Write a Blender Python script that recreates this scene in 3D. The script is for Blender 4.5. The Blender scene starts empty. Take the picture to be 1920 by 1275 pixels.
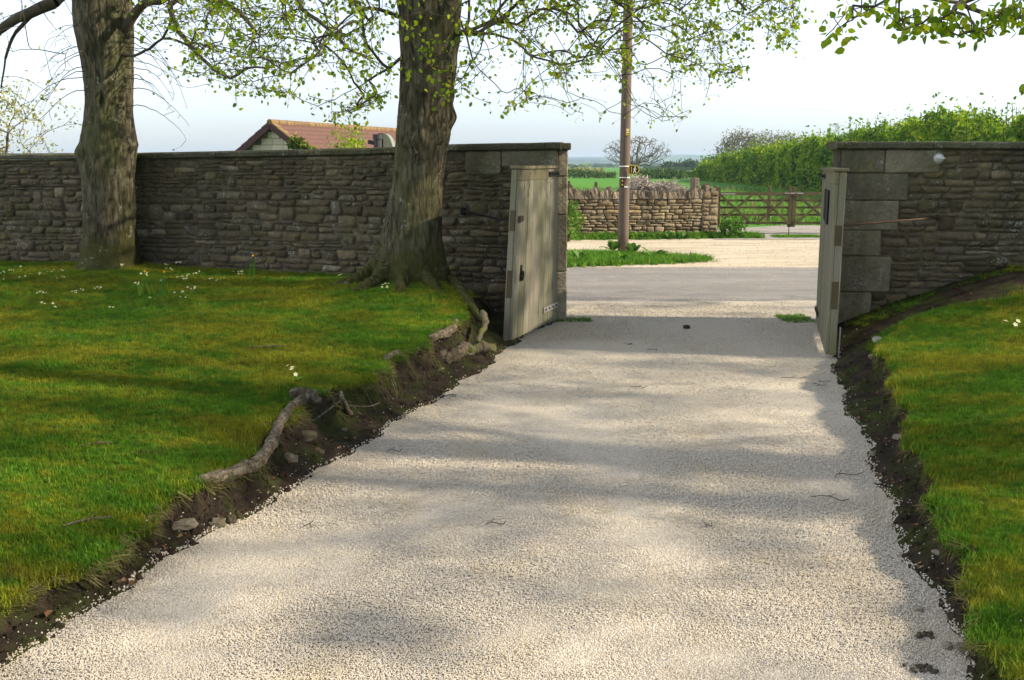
import bpy, math, random
import numpy as np
from mathutils import Vector, Matrix, Euler, noise

scene = bpy.context.scene
COL = scene.collection
R = math.radians
rng = np.random.default_rng(7)
random.seed(7)

# ------------------------------------------------------------------ camera
FPX, CXP, CYP, CAMH, HOR = 1867.0, 960.0, 637.5, 1.75, 305.0
PITCH = math.atan((CYP - HOR) / FPX)
cd = bpy.data.cameras.new('camera'); cam = bpy.data.objects.new('camera', cd); COL.objects.link(cam)
cam.location = (0, 0, CAMH); cam.rotation_euler = (R(90) - PITCH, 0, 0)
cd.sensor_width = 36.0; cd.lens = 36.0 * FPX / 1920.0
cd.clip_start = 0.05; cd.clip_end = 30000
scene.camera = cam

# ------------------------------------------------------------------ sky and sun
SUN_AZ, SUN_EL = 100.0, 30.0          # clockwise from +Y
w = bpy.data.worlds.new('World'); scene.world = w; w.use_nodes = True
wn = w.node_tree; bg = wn.nodes['Background']
sky = wn.nodes.new('ShaderNodeTexSky'); sky.sky_type = 'NISHITA'; sky.sun_disc = False
sky.sun_elevation = R(SUN_EL); sky.sun_rotation = R(-SUN_AZ)
sky.altitude = 0; sky.air_density = 1.0; sky.dust_density = 1.05; sky.ozone_density = 6.5
hsv_ = wn.nodes.new('ShaderNodeHueSaturation'); hsv_.inputs['Saturation'].default_value = 0.38    # milky spring sky
wn.links.new(sky.outputs[0], hsv_.inputs['Color']); wn.links.new(hsv_.outputs[0], bg.inputs[0]); bg.inputs[1].default_value = 0.112
sd = bpy.data.lights.new('sun', 'SUN'); sun = bpy.data.objects.new('sun', sd); COL.objects.link(sun)
sd.energy = 4.3; sd.angle = R(0.8); sd.color = (1.0, 0.88, 0.69)
sdir = Vector((math.sin(R(SUN_AZ)) * math.cos(R(SUN_EL)), math.cos(R(SUN_AZ)) * math.cos(R(SUN_EL)), math.sin(R(SUN_EL))))
sun.rotation_euler = sdir.to_track_quat('Z', 'Y').to_euler(); sun.location = (30, -5, 30)
vs = scene.view_settings
vs.view_transform = 'Standard'; vs.look = 'None'; vs.exposure = 1.34; vs.gamma = 1.0; vs.use_curve_mapping = False
cy = scene.cycles
cy.use_denoising = True; cy.max_bounces = 6; cy.diffuse_bounces = 3; cy.glossy_bounces = 2
cy.transmission_bounces = 3; cy.transparent_max_bounces = 6; cy.volume_bounces = 0
cy.caustics_reflective = False; cy.caustics_refractive = False

# ------------------------------------------------------------------ projection helpers (to survey positions)
_c, _s = math.cos(PITCH), math.sin(PITCH)
def ray(px, py):
    x = (px - CXP) / FPX; y = (CYP - py) / FPX
    return x, _c + y * _s, -_s + y * _c
def at_z(px, py, z=0.0):
    a, b, d = ray(px, py); t = (z - CAMH) / d
    return Vector((a * t, b * t, z))
def at_y(px, py, Y):
    a, b, d = ray(px, py); t = Y / b
    return Vector((a * t, Y, CAMH + d * t))
def pix(P):
    P = np.atleast_2d(P); dx = P[:, 0]; dy = P[:, 1]; dz = P[:, 2] - CAMH
    zc = dy * _c - dz * _s; yc = dy * _s + dz * _c
    zc = np.where(zc < 0.05, 0.05, zc)
    return CXP + FPX * dx / zc, CYP - FPX * yc / zc
def inview(P, m=400):
    x, y = pix(P)
    return (x > -m) & (x < 1920 + m) & (y > -m) & (y < 1275 + m * 0.5) & (np.atleast_2d(P)[:, 1] > 0.5)
def nz(x, y, z=0.0): return noise.noise(Vector((x, y, z)))
def vnoise(P, s, seed=0):           # cheap smooth vector noise on an (n,2) array
    o = np.zeros(len(P)); r = np.random.default_rng(seed)
    for k in range(9):
        a = r.uniform(0, 6.283); f = s * r.uniform(.5, 1.6); ph = r.uniform(0, 6.283)
        o += np.sin((P[:, 0] * math.cos(a) + P[:, 1] * math.sin(a)) * f + ph)
    return o / 4.5

# ------------------------------------------------------------------ object helpers
WLOC = {}
def props(o, label=None, cat=None, group=None, kind=None):
    if label: o['label'] = label
    if cat: o['category'] = cat
    if group: o['group'] = group
    if kind: o['kind'] = kind
    return o
def thing(name, loc, label=None, cat=None, group=None):
    o = bpy.data.objects.new(name, None); COL.objects.link(o); o.empty_display_size = 0.2
    o.location = loc; WLOC[o] = Vector(loc)
    return props(o, label, cat, group)
def link(name, me, mat, parent=None, loc=(0, 0, 0), kind=None):
    if mat is not None and not me.materials: me.materials.append(mat)
    o = bpy.data.objects.new(name, me); COL.objects.link(o); loc = Vector(loc); WLOC[o] = loc
    if parent is not None:
        o.parent = parent; o.location = loc - WLOC[parent]
    else: o.location = loc
    if kind: o['kind'] = kind
    return o
def mesh_np(name, V, Fc, smooth=False):
    V = np.asarray(V, dtype=np.float32); Fc = np.asarray(Fc, dtype=np.int32)
    me = bpy.data.meshes.new(name); k = Fc.shape[1]
    me.vertices.add(len(V)); me.vertices.foreach_set('co', V.ravel())
    me.loops.add(Fc.size); me.loops.foreach_set('vertex_index', Fc.ravel())
    me.polygons.add(len(Fc)); me.polygons.foreach_set('loop_start', np.arange(0, Fc.size, k, dtype=np.int32))
    me.polygons.foreach_set('loop_total', np.full(len(Fc), k, dtype=np.int32))
    if smooth: me.polygons.foreach_set('use_smooth', np.ones(len(Fc), dtype=bool))
    me.update(calc_edges=True); me.validate()
    return me
def obj(name, V, Fc, mat, parent=None, smooth=False, kind=None, center=True):
    V = [tuple(v) for v in V]
    A = np.array(V)
    c = Vector(((A.max(0) + A.min(0)) / 2).tolist()) if center else Vector((0, 0, 0))
    me = bpy.data.meshes.new(name); me.from_pydata((A - np.array(c)).tolist(), [], [tuple(f) for f in Fc])
    if smooth: me.polygons.foreach_set('use_smooth', [True] * len(me.polygons))
    me.update()
    return link(name, me, mat, parent, c, kind)
def obj_np(name, V, Fc, mat, parent=None, smooth=False, kind=None):
    V = np.asarray(V); c = (V.max(0) + V.min(0)) / 2
    return link(name, mesh_np(name, V - c, Fc, smooth), mat, parent, c.tolist(), kind)

BOXF = [(0, 3, 2, 1), (4, 5, 6, 7), (0, 1, 5, 4), (1, 2, 6, 5), (2, 3, 7, 6), (3, 0, 4, 7)]
class MB:
    def __init__(s): s.v = []; s.f = []
    def add(s, V, Fc):
        b = len(s.v); s.v += [tuple(v) for v in V]; s.f += [tuple(i + b for i in f) for f in Fc]; return s
    def box(s, x0, x1, y0, y1, z0, z1):
        return s.add([(x0, y0, z0), (x1, y0, z0), (x1, y1, z0), (x0, y1, z0), (x0, y0, z1), (x1, y0, z1), (x1, y1, z1), (x0, y1, z1)], BOXF)
    def cbox(s, x0, x1, y0, y1, z0, z1, c=.008):       # chamfered box, 8-sided section, along local z
        P = [(x0 + c, y0), (x1 - c, y0), (x1, y0 + c), (x1, y1 - c), (x1 - c, y1), (x0 + c, y1), (x0, y1 - c), (x0, y0 + c)]
        n = 8; V = []
        m = ((x0 + x1) / 2, (y0 + y1) / 2)
        for z, k in ((z0, 1), (z0 + c, 0), (z1 - c, 0), (z1, 1)):
            for p in P:
                d = (m[0] - p[0], m[1] - p[1]); l = math.hypot(*d) or 1
                V.append((p[0] + d[0] / l * c * k, p[1] + d[1] / l * c * k, z))
        Fc = [tuple(range(n))[::-1], tuple(range(3 * n, 4 * n))]
        for r in range(3):
            for i in range(n): Fc.append((r * n + i, r * n + (i + 1) % n, (r + 1) * n + (i + 1) % n, (r + 1) * n + i))
        return s.add(V, Fc)
    def beam(s, p, q, a, b, up=(0, 0, 1)):
        p = Vector(p); q = Vector(q); d = (q - p).normalized(); u = Vector(up)
        if abs(d.dot(u)) > .95: u = Vector((0, 1, 0))
        x = d.cross(u).normalized() * a / 2; y = d.cross(x).normalized() * b / 2
        return s.add([p - x - y, p + x - y, p + x + y, p - x + y, q - x - y, q + x - y, q + x + y, q - x + y], BOXF)
    def tube(s, pts, rad, n=10, nseed=None, amp=0., freq=6., cap=True):
        pts = [Vector(p) for p in pts]
        if not hasattr(rad, '__len__'): rad = [rad] * len(pts)
        V = []; Fc = []; prev = None
        for i, p in enumerate(pts):
            d = (pts[min(i + 1, len(pts) - 1)] - pts[max(i - 1, 0)]).normalized()
            if prev is None: prev = d.orthogonal().normalized()
            x = (prev - d * prev.dot(d)).normalized(); prev = x; y = d.cross(x)
            for k in range(n):
                a = k / n * 2 * math.pi; r = rad[i]; q = (x * math.cos(a) + y * math.sin(a))
                if amp: w_ = p + q * r; r *= 1 + amp * nz(w_.x * freq, w_.y * freq, w_.z * freq + (nseed or 0))
                V.append(p + q * r)
        for i in range(len(pts) - 1):
            for k in range(n): Fc.append((i * n + k, i * n + (k + 1) % n, (i + 1) * n + (k + 1) % n, (i + 1) * n + k))
        if cap: Fc.append(tuple(range(n))[::-1]); Fc.append(tuple(range((len(pts) - 1) * n, len(pts) * n)))
        return s.add(V, Fc)
    def map(s, fn): s.v = [tuple(fn(Vector(v))) for v in s.v]; return s
    def build(s, name, mat, parent=None, smooth=False, kind=None): return obj(name, s.v, s.f, mat, parent, smooth, kind)
def spline(pts, n=6):
    P = [Vector(p) for p in pts]; out = []
    for i in range(len(P) - 1):
        a = P[max(i - 1, 0)]; b = P[i]; c = P[i + 1]; d = P[min(i + 2, len(P) - 1)]
        for k in range(n):
            t = k / n
            out.append(.5 * ((2 * b) + (c - a) * t + (2 * a - 5 * b + 4 * c - d) * t * t + (3 * b - a - 3 * c + d) * t ** 3))
    out.append(P[-1]); return out

# ------------------------------------------------------------------ materials
class NT:
    def __init__(s, name, rough=.85):
        s.m = bpy.data.materials.new(name); s.m.use_nodes = True; s.t = s.m.node_tree
        s.b = s.t.nodes['Principled BSDF']; s.out = s.t.nodes['Material Output']
        s.b.inputs['Roughness'].default_value = rough
        s.b.inputs['Specular IOR Level'].default_value = .08
    def n(s, ty, **k):
        x = s.t.nodes.new(ty)
        for a, b in k.items(): setattr(x, a, b)
        return x
    def set(s, sock, v):
        if isinstance(v, bpy.types.NodeSocket): s.t.links.new(v, sock)
        elif isinstance(v, (tuple, list)) and len(v) == 3 and len(sock.default_value) == 4: sock.default_value = (*v, 1)
        else: sock.default_value = v
    def pos(s): return s.n('ShaderNodeNewGeometry').outputs['Position']
    def objc(s): return s.n('ShaderNodeTexCoord').outputs['Object']
    def rand(s): return s.n('ShaderNodeObjectInfo').outputs['Random']
    def island(s): return s.n('ShaderNodeNewGeometry').outputs['Random Per Island']
    def scale(s, v, k):
        x = s.n('ShaderNodeMapping'); s.set(x.inputs[0], v); x.inputs['Scale'].default_value = k; return x.outputs[0]
    def noise(s, v, sc, det=4, ro=.55, dist=0):
        x = s.n('ShaderNodeTexNoise'); s.set(x.inputs['Vector'], v); x.inputs['Scale'].default_value = sc
        x.inputs['Detail'].default_value = det; x.inputs['Roughness'].default_value = ro; x.inputs['Distortion'].default_value = dist
        return x.outputs[0]
    def voro(s, v, sc, feat='F1', out='Distance', rnd=1):
        x = s.n('ShaderNodeTexVoronoi', feature=feat); s.set(x.inputs['Vector'], v); x.inputs['Scale'].default_value = sc
        x.inputs['Randomness'].default_value = rnd
        return x.outputs[out]
    def ramp(s, f, stops, interp='LINEAR'):
        x = s.n('ShaderNodeValToRGB'); s.set(x.inputs[0], f); e = x.color_ramp.elements; x.color_ramp.interpolation = interp
        while len(e) < len(stops): e.new(.5)
        for i, (p, c) in enumerate(stops):
            e[i].position = p; e[i].color = (*c, 1) if isinstance(c, (tuple, list)) else (c, c, c, 1)
        return x.outputs[0]
    def mix(s, f, a, b, bt='MIX'):
        x = s.n('ShaderNodeMix', data_type='RGBA', blend_type=bt); s.set(x.inputs[0], f); s.set(x.inputs[6], a); s.set(x.inputs[7], b)
        return x.outputs[2]
    def ma(s, op, a, b=0.0, c=None):
        x = s.n('ShaderNodeMath', operation=op); s.set(x.inputs[0], a); s.set(x.inputs[1], b)
        if c is not None: s.set(x.inputs[2], c)
        return x.outputs[0]
    def hsv(s, col, h=.5, sa=1., v=1.):
        x = s.n('ShaderNodeHueSaturation'); s.set(x.inputs['Color'], col); s.set(x.inputs['Hue'], h); s.set(x.inputs['Saturation'], sa); s.set(x.inputs['Value'], v)
        return x.outputs[0]
    def bump(s, h, st=.5, d=.02, nrm=None):
        x = s.n('ShaderNodeBump'); s.set(x.inputs['Height'], h); x.inputs['Strength'].default_value = st; x.inputs['Distance'].default_value = d
        if nrm is not None: s.set(x.inputs['Normal'], nrm)
        return x.outputs[0]
    def done(s, col, nrm=None, rough=None):
        s.set(s.b.inputs['Base Color'], col)
        if nrm is not None: s.set(s.b.inputs['Normal'], nrm)
        if rough is not None: s.set(s.b.inputs['Roughness'], rough)
        return s.m
    def leafy(s, col, tr=.4, trcol=None):
        d = s.n('ShaderNodeBsdfDiffuse'); t = s.n('ShaderNodeBsdfTranslucent'); g = s.n('ShaderNodeBsdfGlossy'); g.inputs['Roughness'].default_value = .45
        s.set(d.inputs[0], col); s.set(t.inputs[0], trcol if trcol is not None else col)
        m = s.n('ShaderNodeMixShader'); m.inputs[0].default_value = tr; s.t.links.new(d.outputs[0], m.inputs[1]); s.t.links.new(t.outputs[0], m.inputs[2])
        m2 = s.n('ShaderNodeMixShader'); m2.inputs[0].default_value = .008; s.t.links.new(m.outputs[0], m2.inputs[1]); s.t.links.new(g.outputs[0], m2.inputs[2])
        s.t.links.new(m2.outputs[0], s.out.inputs[0]); return s.m

MT = {}
def flat(name, col, rough=.7, metal=0.):
    t = NT(name, rough); t.b.inputs['Metallic'].default_value = metal
    c = t.mix(t.noise(t.objc(), 30, 3), tuple(x * .75 for x in col), tuple(min(1, x * 1.2) for x in col))
    MT[name] = t.done(c); return MT[name]

GR = [(0, (.34, .30, .245)), (.12, (.45, .39, .30)), (.42, (.51, .452, .365)), (.75, (.56, .505, .418)), (.92, (.49, .452, .395)), (1, (.64, .59, .51))]
def gravel_base():
    t = NT('gravel', .9); p = t.pos()
    v = t.n('ShaderNodeTexVoronoi'); t.set(v.inputs['Vector'], p); v.inputs['Scale'].default_value = 105
    cell = t.n('ShaderNodeSeparateColor'); t.t.links.new(v.outputs['Color'], cell.inputs[0])
    col = t.ramp(cell.outputs[0], GR)
    big = t.noise(t.scale(p, (.7, .35, 1)), 1.6, 4)
    col = t.mix(t.ramp(big, [(.4, 0.), (.7, .5)]), col, (.45, .385, .29))
    dirt = t.noise(p, 7, 5)
    col = t.mix(t.ramp(dirt, [(.58, 0.), (.75, .4)]), col, (.36, .30, .21))
    h = t.ma('SUBTRACT', 1., v.outputs['Distance'])
    nn = t.bump(h, .8, .012, t.bump(t.noise(p, 5, 3), .3, .03))
    col = t.mix(t.ramp(v.outputs['Distance'], [(.45, 0.), (.75, .3)]), col, (.36, .315, .25))
    MT['gravel'] = t.done(col, nn)
    t = NT('pebble', .85); c = t.ramp(t.rand(), GR)
    c = t.mix(t.noise(t.objc(), 60, 2), c, t.hsv(c, .5, 1, .85)); q = t.pos(); c = t.mix(t.ramp(t.noise(t.scale(q, (1.2, .6, 1)), 1.9, 6, .65), [(.5, 0.), (.72, .6)]), c, (.42, .345, .22)); c = t.mix(t.ramp(t.noise(q, 7, 5, .7), [(.6, 0.), (.75, .5)]), c, (.30, .25, .18)); MT['pebble'] = t.done(c)
gravel_base()
def m_soil():
    t = NT('soil', .95); p = t.pos()
    c = t.ramp(t.noise(p, 9, 6, .65), [(.3, (.012, .009, .006)), (.5, (.027, .020, .014)), (.68, (.050, .037, .025)), (.8, (.085, .064, .044))])
    sp = t.voro(p, 55); c = t.mix(t.ramp(sp, [(.07, .7), (.11, 0.)]), c, (.22, .18, .13))
    c = t.mix(t.ramp(t.noise(p, 3.1, 6, .7), [(.47, 0.), (.62, .8)]), c, (.040, .054, .010))
    n1 = t.bump(t.noise(p, 28, 6, .7), .9, .03)
    MT['soil'] = t.done(c, n1)
m_soil()
def lawncol(t, p, dark=1.):
    a = t.noise(t.scale(p, (.8, 1.4, 1)), 1.3, 4, .6); b = t.noise(p, 22, 4, .65); m = t.noise(t.scale(p, (.8, 1.3, 1)), 6.5, 5, .7)
    g = t.mix(b, (.030, .092, .005), (.105, .220, .012))
    y = t.mix(b, (.125, .135, .008), (.30, .272, .018))
    f = t.ma('ADD', t.ma('MULTIPLY', a, .55), t.ma('MULTIPLY', m, .45))
    c = t.mix(t.ramp(f, [(.45, 0.), (.57, .85)]), g, y)
    br = t.ma('ADD', t.ma('MULTIPLY', t.noise(t.scale(p, (.6, 1.3, 1)), 2.7, 5, .6), .6), t.ma('MULTIPLY', t.noise(p, 14, 4, .7), .4))
    return t.mix(t.ramp(br, [(.57, 0.), (.68, .65)]), c, (.095, .066, .020))
def m_grass():
    t = NT('turf', .95); p = t.pos(); c = lawncol(t, p)
    c = t.hsv(c, .5, 1., .8)
    MT['turf'] = t.done(c, t.bump(t.noise(p, 60, 5, .7), 1., .03, t.bump(t.noise(p, 9, 4), .5, .05)))
    t = NT('grass_blade'); p = t.pos(); c = lawncol(t, p); c = t.hsv(c, .5, 1., t.ma('ADD', .62, t.ma('MULTIPLY', t.rand(), .85)))
    MT['grass_blade'] = t.leafy(c, .28)
    t = NT('lush_grass'); c = t.ramp(t.rand(), [(0, (.045, .13, .012)), (.6, (.095, .24, .02)), (1, (.19, .32, .035))])
    MT['lush_grass'] = t.leafy(c, .4)
    t = NT('dry_grass'); c = t.ramp(t.rand(), [(0, (.07, .085, .02)), (.5, (.14, .13, .042)), (1, (.26, .22, .10))])
    MT['dry_grass'] = t.leafy(c, .35)
    t = NT('weed_leaf'); c = t.ramp(t.rand(), [(0, (.02, .07, .012)), (.6, (.05, .14, .02)), (1, (.11, .2, .03))])
    MT['weed_leaf'] = t.leafy(c, .35)
    t = NT('field', .95); p = t.pos()
    c = t.mix(t.noise(t.scale(p, (.05, .12, 1)), 1.4, 5), (.045, .15, .016), (.085, .22, .03))
    c = t.mix(t.ramp(t.noise(t.scale(p, (.3, 1, 1)), .9, 6, .7), [(.5, 0.), (.75, .55)]), c, (.13, .21, .045))
    MT['field'] = t.done(c, t.bump(t.noise(p, 8, 5), .7, .1))
m_grass()
def m_stone():
    def st(name, ramp_, lich, alg, bump=.6, spec=True):
        t = NT(name, .92); p = t.pos()
        c = t.ramp(t.rand(), ramp_)
        c = t.mix(t.ramp(t.noise(p, 14, 6, .65), [(.35, 0.), (.7, .6)]), c, t.hsv(c, .5, .9, .5))
        c = t.mix(t.ramp(t.noise(p, 2.2, 5), [(.45, 0.), (.7, alg)]), c, (.075, .078, .030))
        c = t.mix(t.ramp(t.noise(t.scale(p, (1.6, 1.6, .35)), 1.5, 4), [(.52, 0.), (.72, .6)]), c, (.034, .029, .021))
        if lich:
            l = t.ma('MULTIPLY', t.noise(p, 55, 3), t.noise(p, 5, 3))
            c = t.mix(t.ramp(l, [(.33, 0.), (.40, lich)]), c, (.36, .37, .32))
            l2 = t.ma('MULTIPLY', t.noise(p, 30, 4), t.noise(t.scale(p, (1, 1, 1.3)), 3.1, 2))
            c = t.mix(t.ramp(l2, [(.35, 0.), (.41, lich * .9)]), c, (.27, .18, .045))
        h = t.noise(p, 38, 7, .75); vv = t.voro(p, 21)
        MT[name] = t.done(c, t.bump(h, min(1., bump * 1.4), .025, t.bump(t.ma('ADD', t.noise(p, 9, 5, .6), t.ma('MULTIPLY', vv, .5)), .6, .04)))
    st('wall_stone', [(0, (.080, .063, .037)), (.25, (.138, .108, .066)), (.5, (.175, .138, .085)), (.75, (.150, .126, .090)), (.92, (.23, .18, .105)), (1, (.30, .255, .18))], .55, .6)
    st('far_stone', [(0, (.13, .095, .055)), (.3, (.205, .155, .092)), (.6, (.27, .21, .13)), (.85, (.23, .19, .135)), (1, (.33, .245, .12))], .15, .1, .5)
    st('cope_far', [(0, (.14, .11, .085)), (.5, (.23, .185, .14)), (1, (.31, .25, .18))], .3, .15, .6)
    st('quoin', [(0, (.16, .142, .10)), (.5, (.23, .205, .145)), (1, (.30, .27, .195))], .6, .55, .6)
    st('jamb', [(0, (.33, .28, .19)), (1, (.38, .33, .24))], .7, .25, .5)
    st('coping', [(0, (.10, .098, .065)), (1, (.15, .145, .095))], .6, .8, .7)
    st('loose_stone', [(0, (.20, .17, .12)), (.6, (.33, .29, .22)), (1, (.5, .46, .38))], .1, .1, .6)
    st('stained_stone', [(0, (.10, .083, .055)), (.6, (.17, .145, .10)), (1, (.25, .22, .165))], .1, .3, .6)
    t = NT('mortar', .95); p = t.pos()
    c = t.ramp(t.noise(p, 12, 6, .65), [(.3, (.055, .046, .031)), (.55, (.14, .118, .08)), (.75, (.23, .20, .145))])
    c = t.mix(t.ramp(t.noise(p, 1.7, 4), [(.4, 0.), (.65, .8)]), c, (.045, .042, .032))
    MT['mortar'] = t.done(c, t.bump(t.noise(p, 40, 6, .7), .8, .02))
    t = NT('gable_block', .9); c = t.ramp(t.rand(), [(0, (.36, .32, .25)), (1, (.46, .42, .34))]); p = t.pos()
    MT['gable_block'] = t.done(t.mix(t.noise(p, 9, 4), c, t.hsv(c, .5, 1, .8)), t.bump(t.noise(p, 14, 4), .4, .03))
m_stone()
def m_wood():
    def wd(name, a, b, green, axis=(22, 22, 1.1), gcol=(.10, .115, .035), rndv=.25):
        t = NT(name, .8); p = t.objc(); q = t.pos()
        g = t.noise(t.scale(p, axis), 3.2, 6, .65, .4)
        c = t.mix(g, a, b)
        c = t.mix(t.ramp(t.noise(t.scale(q, (2.2, 2.2, .6)), 1.6, 5), [(.42, 0.), (.68, green)]), c, gcol)
        c = t.mix(t.ramp(t.noise(t.scale(p, (axis[0] * 2, axis[1] * 2, axis[2])), 2, 4), [(.6, 0.), (.75, .5)]), c, tuple(x * .45 for x in a))
        c = t.hsv(c, .5, 1, t.ma('ADD', 1 - rndv / 2, t.ma('MULTIPLY', t.rand(), rndv)))
        MT[name] = t.done(c, t.bump(g, .5, .012))
    wd('gate_wood', (.112, .102, .076), (.235, .218, .170), .6)
    wd('gate_rail', (.105, .088, .056), (.23, .198, .138), .6, (2., 2., 26))
    wd('pole_wood', (.055, .040, .031), (.165, .125, .10), .15, (34, 34, .6), (.07, .065, .04))
    wd('field_wood', (.050, .038, .022), (.105, .080, .048), .5, (3, 3, 20), (.10, .11, .04))
m_wood()
def m_bark():
    t = NT('bark', .95); p = t.pos()
    q = t.scale(p, (1, 1, .24))
    f0 = t.noise(q, 22, 7, .68, .6); ed = t.voro(t.mix(.12, t.scale(p, (1, 1, .22)), t.n('ShaderNodeTexNoise').outputs[1]), 17, 'DISTANCE_TO_EDGE'); f = t.ma('ADD', t.ma('MULTIPLY', f0, .88), t.ma('MULTIPLY', t.ma('MINIMUM', ed, .2), .5))
    c = t.ramp(f, [(.34, (.018, .015, .009)), (.47, (.066, .057, .036)), (.6, (.125, .11, .072)), (.78, (.20, .182, .13))])
    c = t.mix(t.ramp(t.noise(t.scale(p, (1, 1, .5)), 2.2, 5), [(.45, 0.), (.68, .6)]), c, (.075, .085, .028))
    c = t.mix(t.ramp(t.noise(p, 3.7, 4), [(.6, 0.), (.72, .5)]), c, (.15, .137, .105))
    sx = t.n('ShaderNodeSeparateXYZ'); t.set(sx.inputs[0], p); mz = t.ma('SUBTRACT', t.ma('ADD', .62, t.ma('MULTIPLY', t.noise(p, 4.5, 5, .7), .75)), sx.outputs[2])
    c = t.mix(t.ramp(mz, [(.0, 0.), (.25, .8)]), c, t.mix(t.noise(p, 30, 4), (.022, .024, .008), (.085, .085, .018)))
    l = t.ma('MULTIPLY', t.noise(p, 34, 2), t.noise(p, 5, 3))
    c = t.mix(t.ramp(l, [(.385, 0.), (.42, .6)]), c, (.30, .31, .24))
    MT['bark'] = t.done(c, t.bump(f, 1., .045, t.bump(t.noise(q, 8, 4), .5, .06)))
    t = NT('twig_bark', .9); c = t.ramp(t.noise(t.pos(), 6, 3), [(.3, (.045, .037, .025)), (.7, (.11, .092, .064))]); MT['twig_bark'] = t.done(c)
    t = NT('far_twig', .9); MT['far_twig'] = t.done(t.ramp(t.noise(t.pos(), .5, 3), [(.3, (.075, .062, .046)), (.7, (.15, .128, .095))]))
    t = NT('root_bark', .9); p = t.pos()
    c = t.ramp(t.noise(p, 34, 7, .75), [(.36, (.035, .026, .017)), (.5, (.14, .112, .076)), (.62, (.27, .235, .175)), (.75, (.36, .33, .26))]); c = t.mix(t.ramp(t.noise(p, 7, 4), [(.5, 0.), (.65, .7)]), c, (.07, .055, .036))
    MT['root_bark'] = t.done(c, t.bump(t.noise(p, 45, 7, .75), 1., .02))
    t = NT('mossy_root', .95); p = t.pos()
    c = t.ramp(t.noise(p, 8, 6, .65), [(.3, (.05, .042, .03)), (.5, (.12, .10, .07)), (.6, (.09, .10, .022)), (.8, (.20, .18, .13))])
    MT['mossy_root'] = t.done(c, t.bump(t.noise(p, 25, 5), .8, .02))
    def lf(name, stops, tr, trv):
        t = NT(name); c = t.ramp(t.ma('FRACT', t.ma('ADD', t.island(), t.rand())), stops)
        MT[name] = t.leafy(c, tr, t.hsv(c, .49, 1.1, trv))
    lf('lime_leaf', [(0, (.075, .15, .011)), (.5, (.17, .26, .02)), (1, (.32, .36, .035))], .55, 1.7)
    lf('hedge_leaf', [(0, (.020, .060, .006)), (.35, (.065, .15, .012)), (.7, (.15, .25, .018)), (1, (.32, .37, .03))], .45, 1.5)
    t = NT('hedge_leaf'); p = t.pos(); f = t.ma('ADD', t.ma('MULTIPLY', t.noise(p, .9, 4, .6), .75), t.ma('MULTIPLY', t.ma('FRACT', t.ma('ADD', t.island(), t.rand())), .3))
    c = t.ramp(f, [(.36, (.030, .085, .008)), (.5, (.085, .175, .014)), (.62, (.17, .26, .02)), (.75, (.30, .34, .03))]); MT['hedge_leaf'] = t.leafy(c, .45, t.hsv(c, .49, 1.1, 1.5))
    lf('pale_leaf', [(0, (.16, .2, .06)), (.5, (.28, .30, .11)), (1, (.40, .37, .2))], .4, 1.1)
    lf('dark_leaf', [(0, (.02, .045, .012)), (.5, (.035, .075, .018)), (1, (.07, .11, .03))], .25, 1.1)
    lf('field_hedge', [(0, (.035, .075, .02)), (.5, (.065, .12, .03)), (1, (.12, .16, .05))], .3, 1.2)
    lf('olive_leaf', [(0, (.09, .09, .05)), (.5, (.15, .15, .075)), (1, (.22, .23, .10))], .3, 1.1)
    lf('ivy_leaf', [(0, (.035, .08, .012)), (.6, (.09, .13, .02)), (1, (.26, .21, .03))], .3, 1.1)
    lf('dead_twig', [(0, (.16, .135, .11)), (.5, (.30, .26, .22)), (1, (.44, .40, .35))], .0, 1)
    lf('primrose_petal', [(0, (.62, .60, .26)), (1, (.74, .72, .45))], .3, 1)
    lf('brown_leaf', [(0, (.06, .032, .016)), (1, (.17, .095, .05))], .15, 1)
m_bark()
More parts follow.
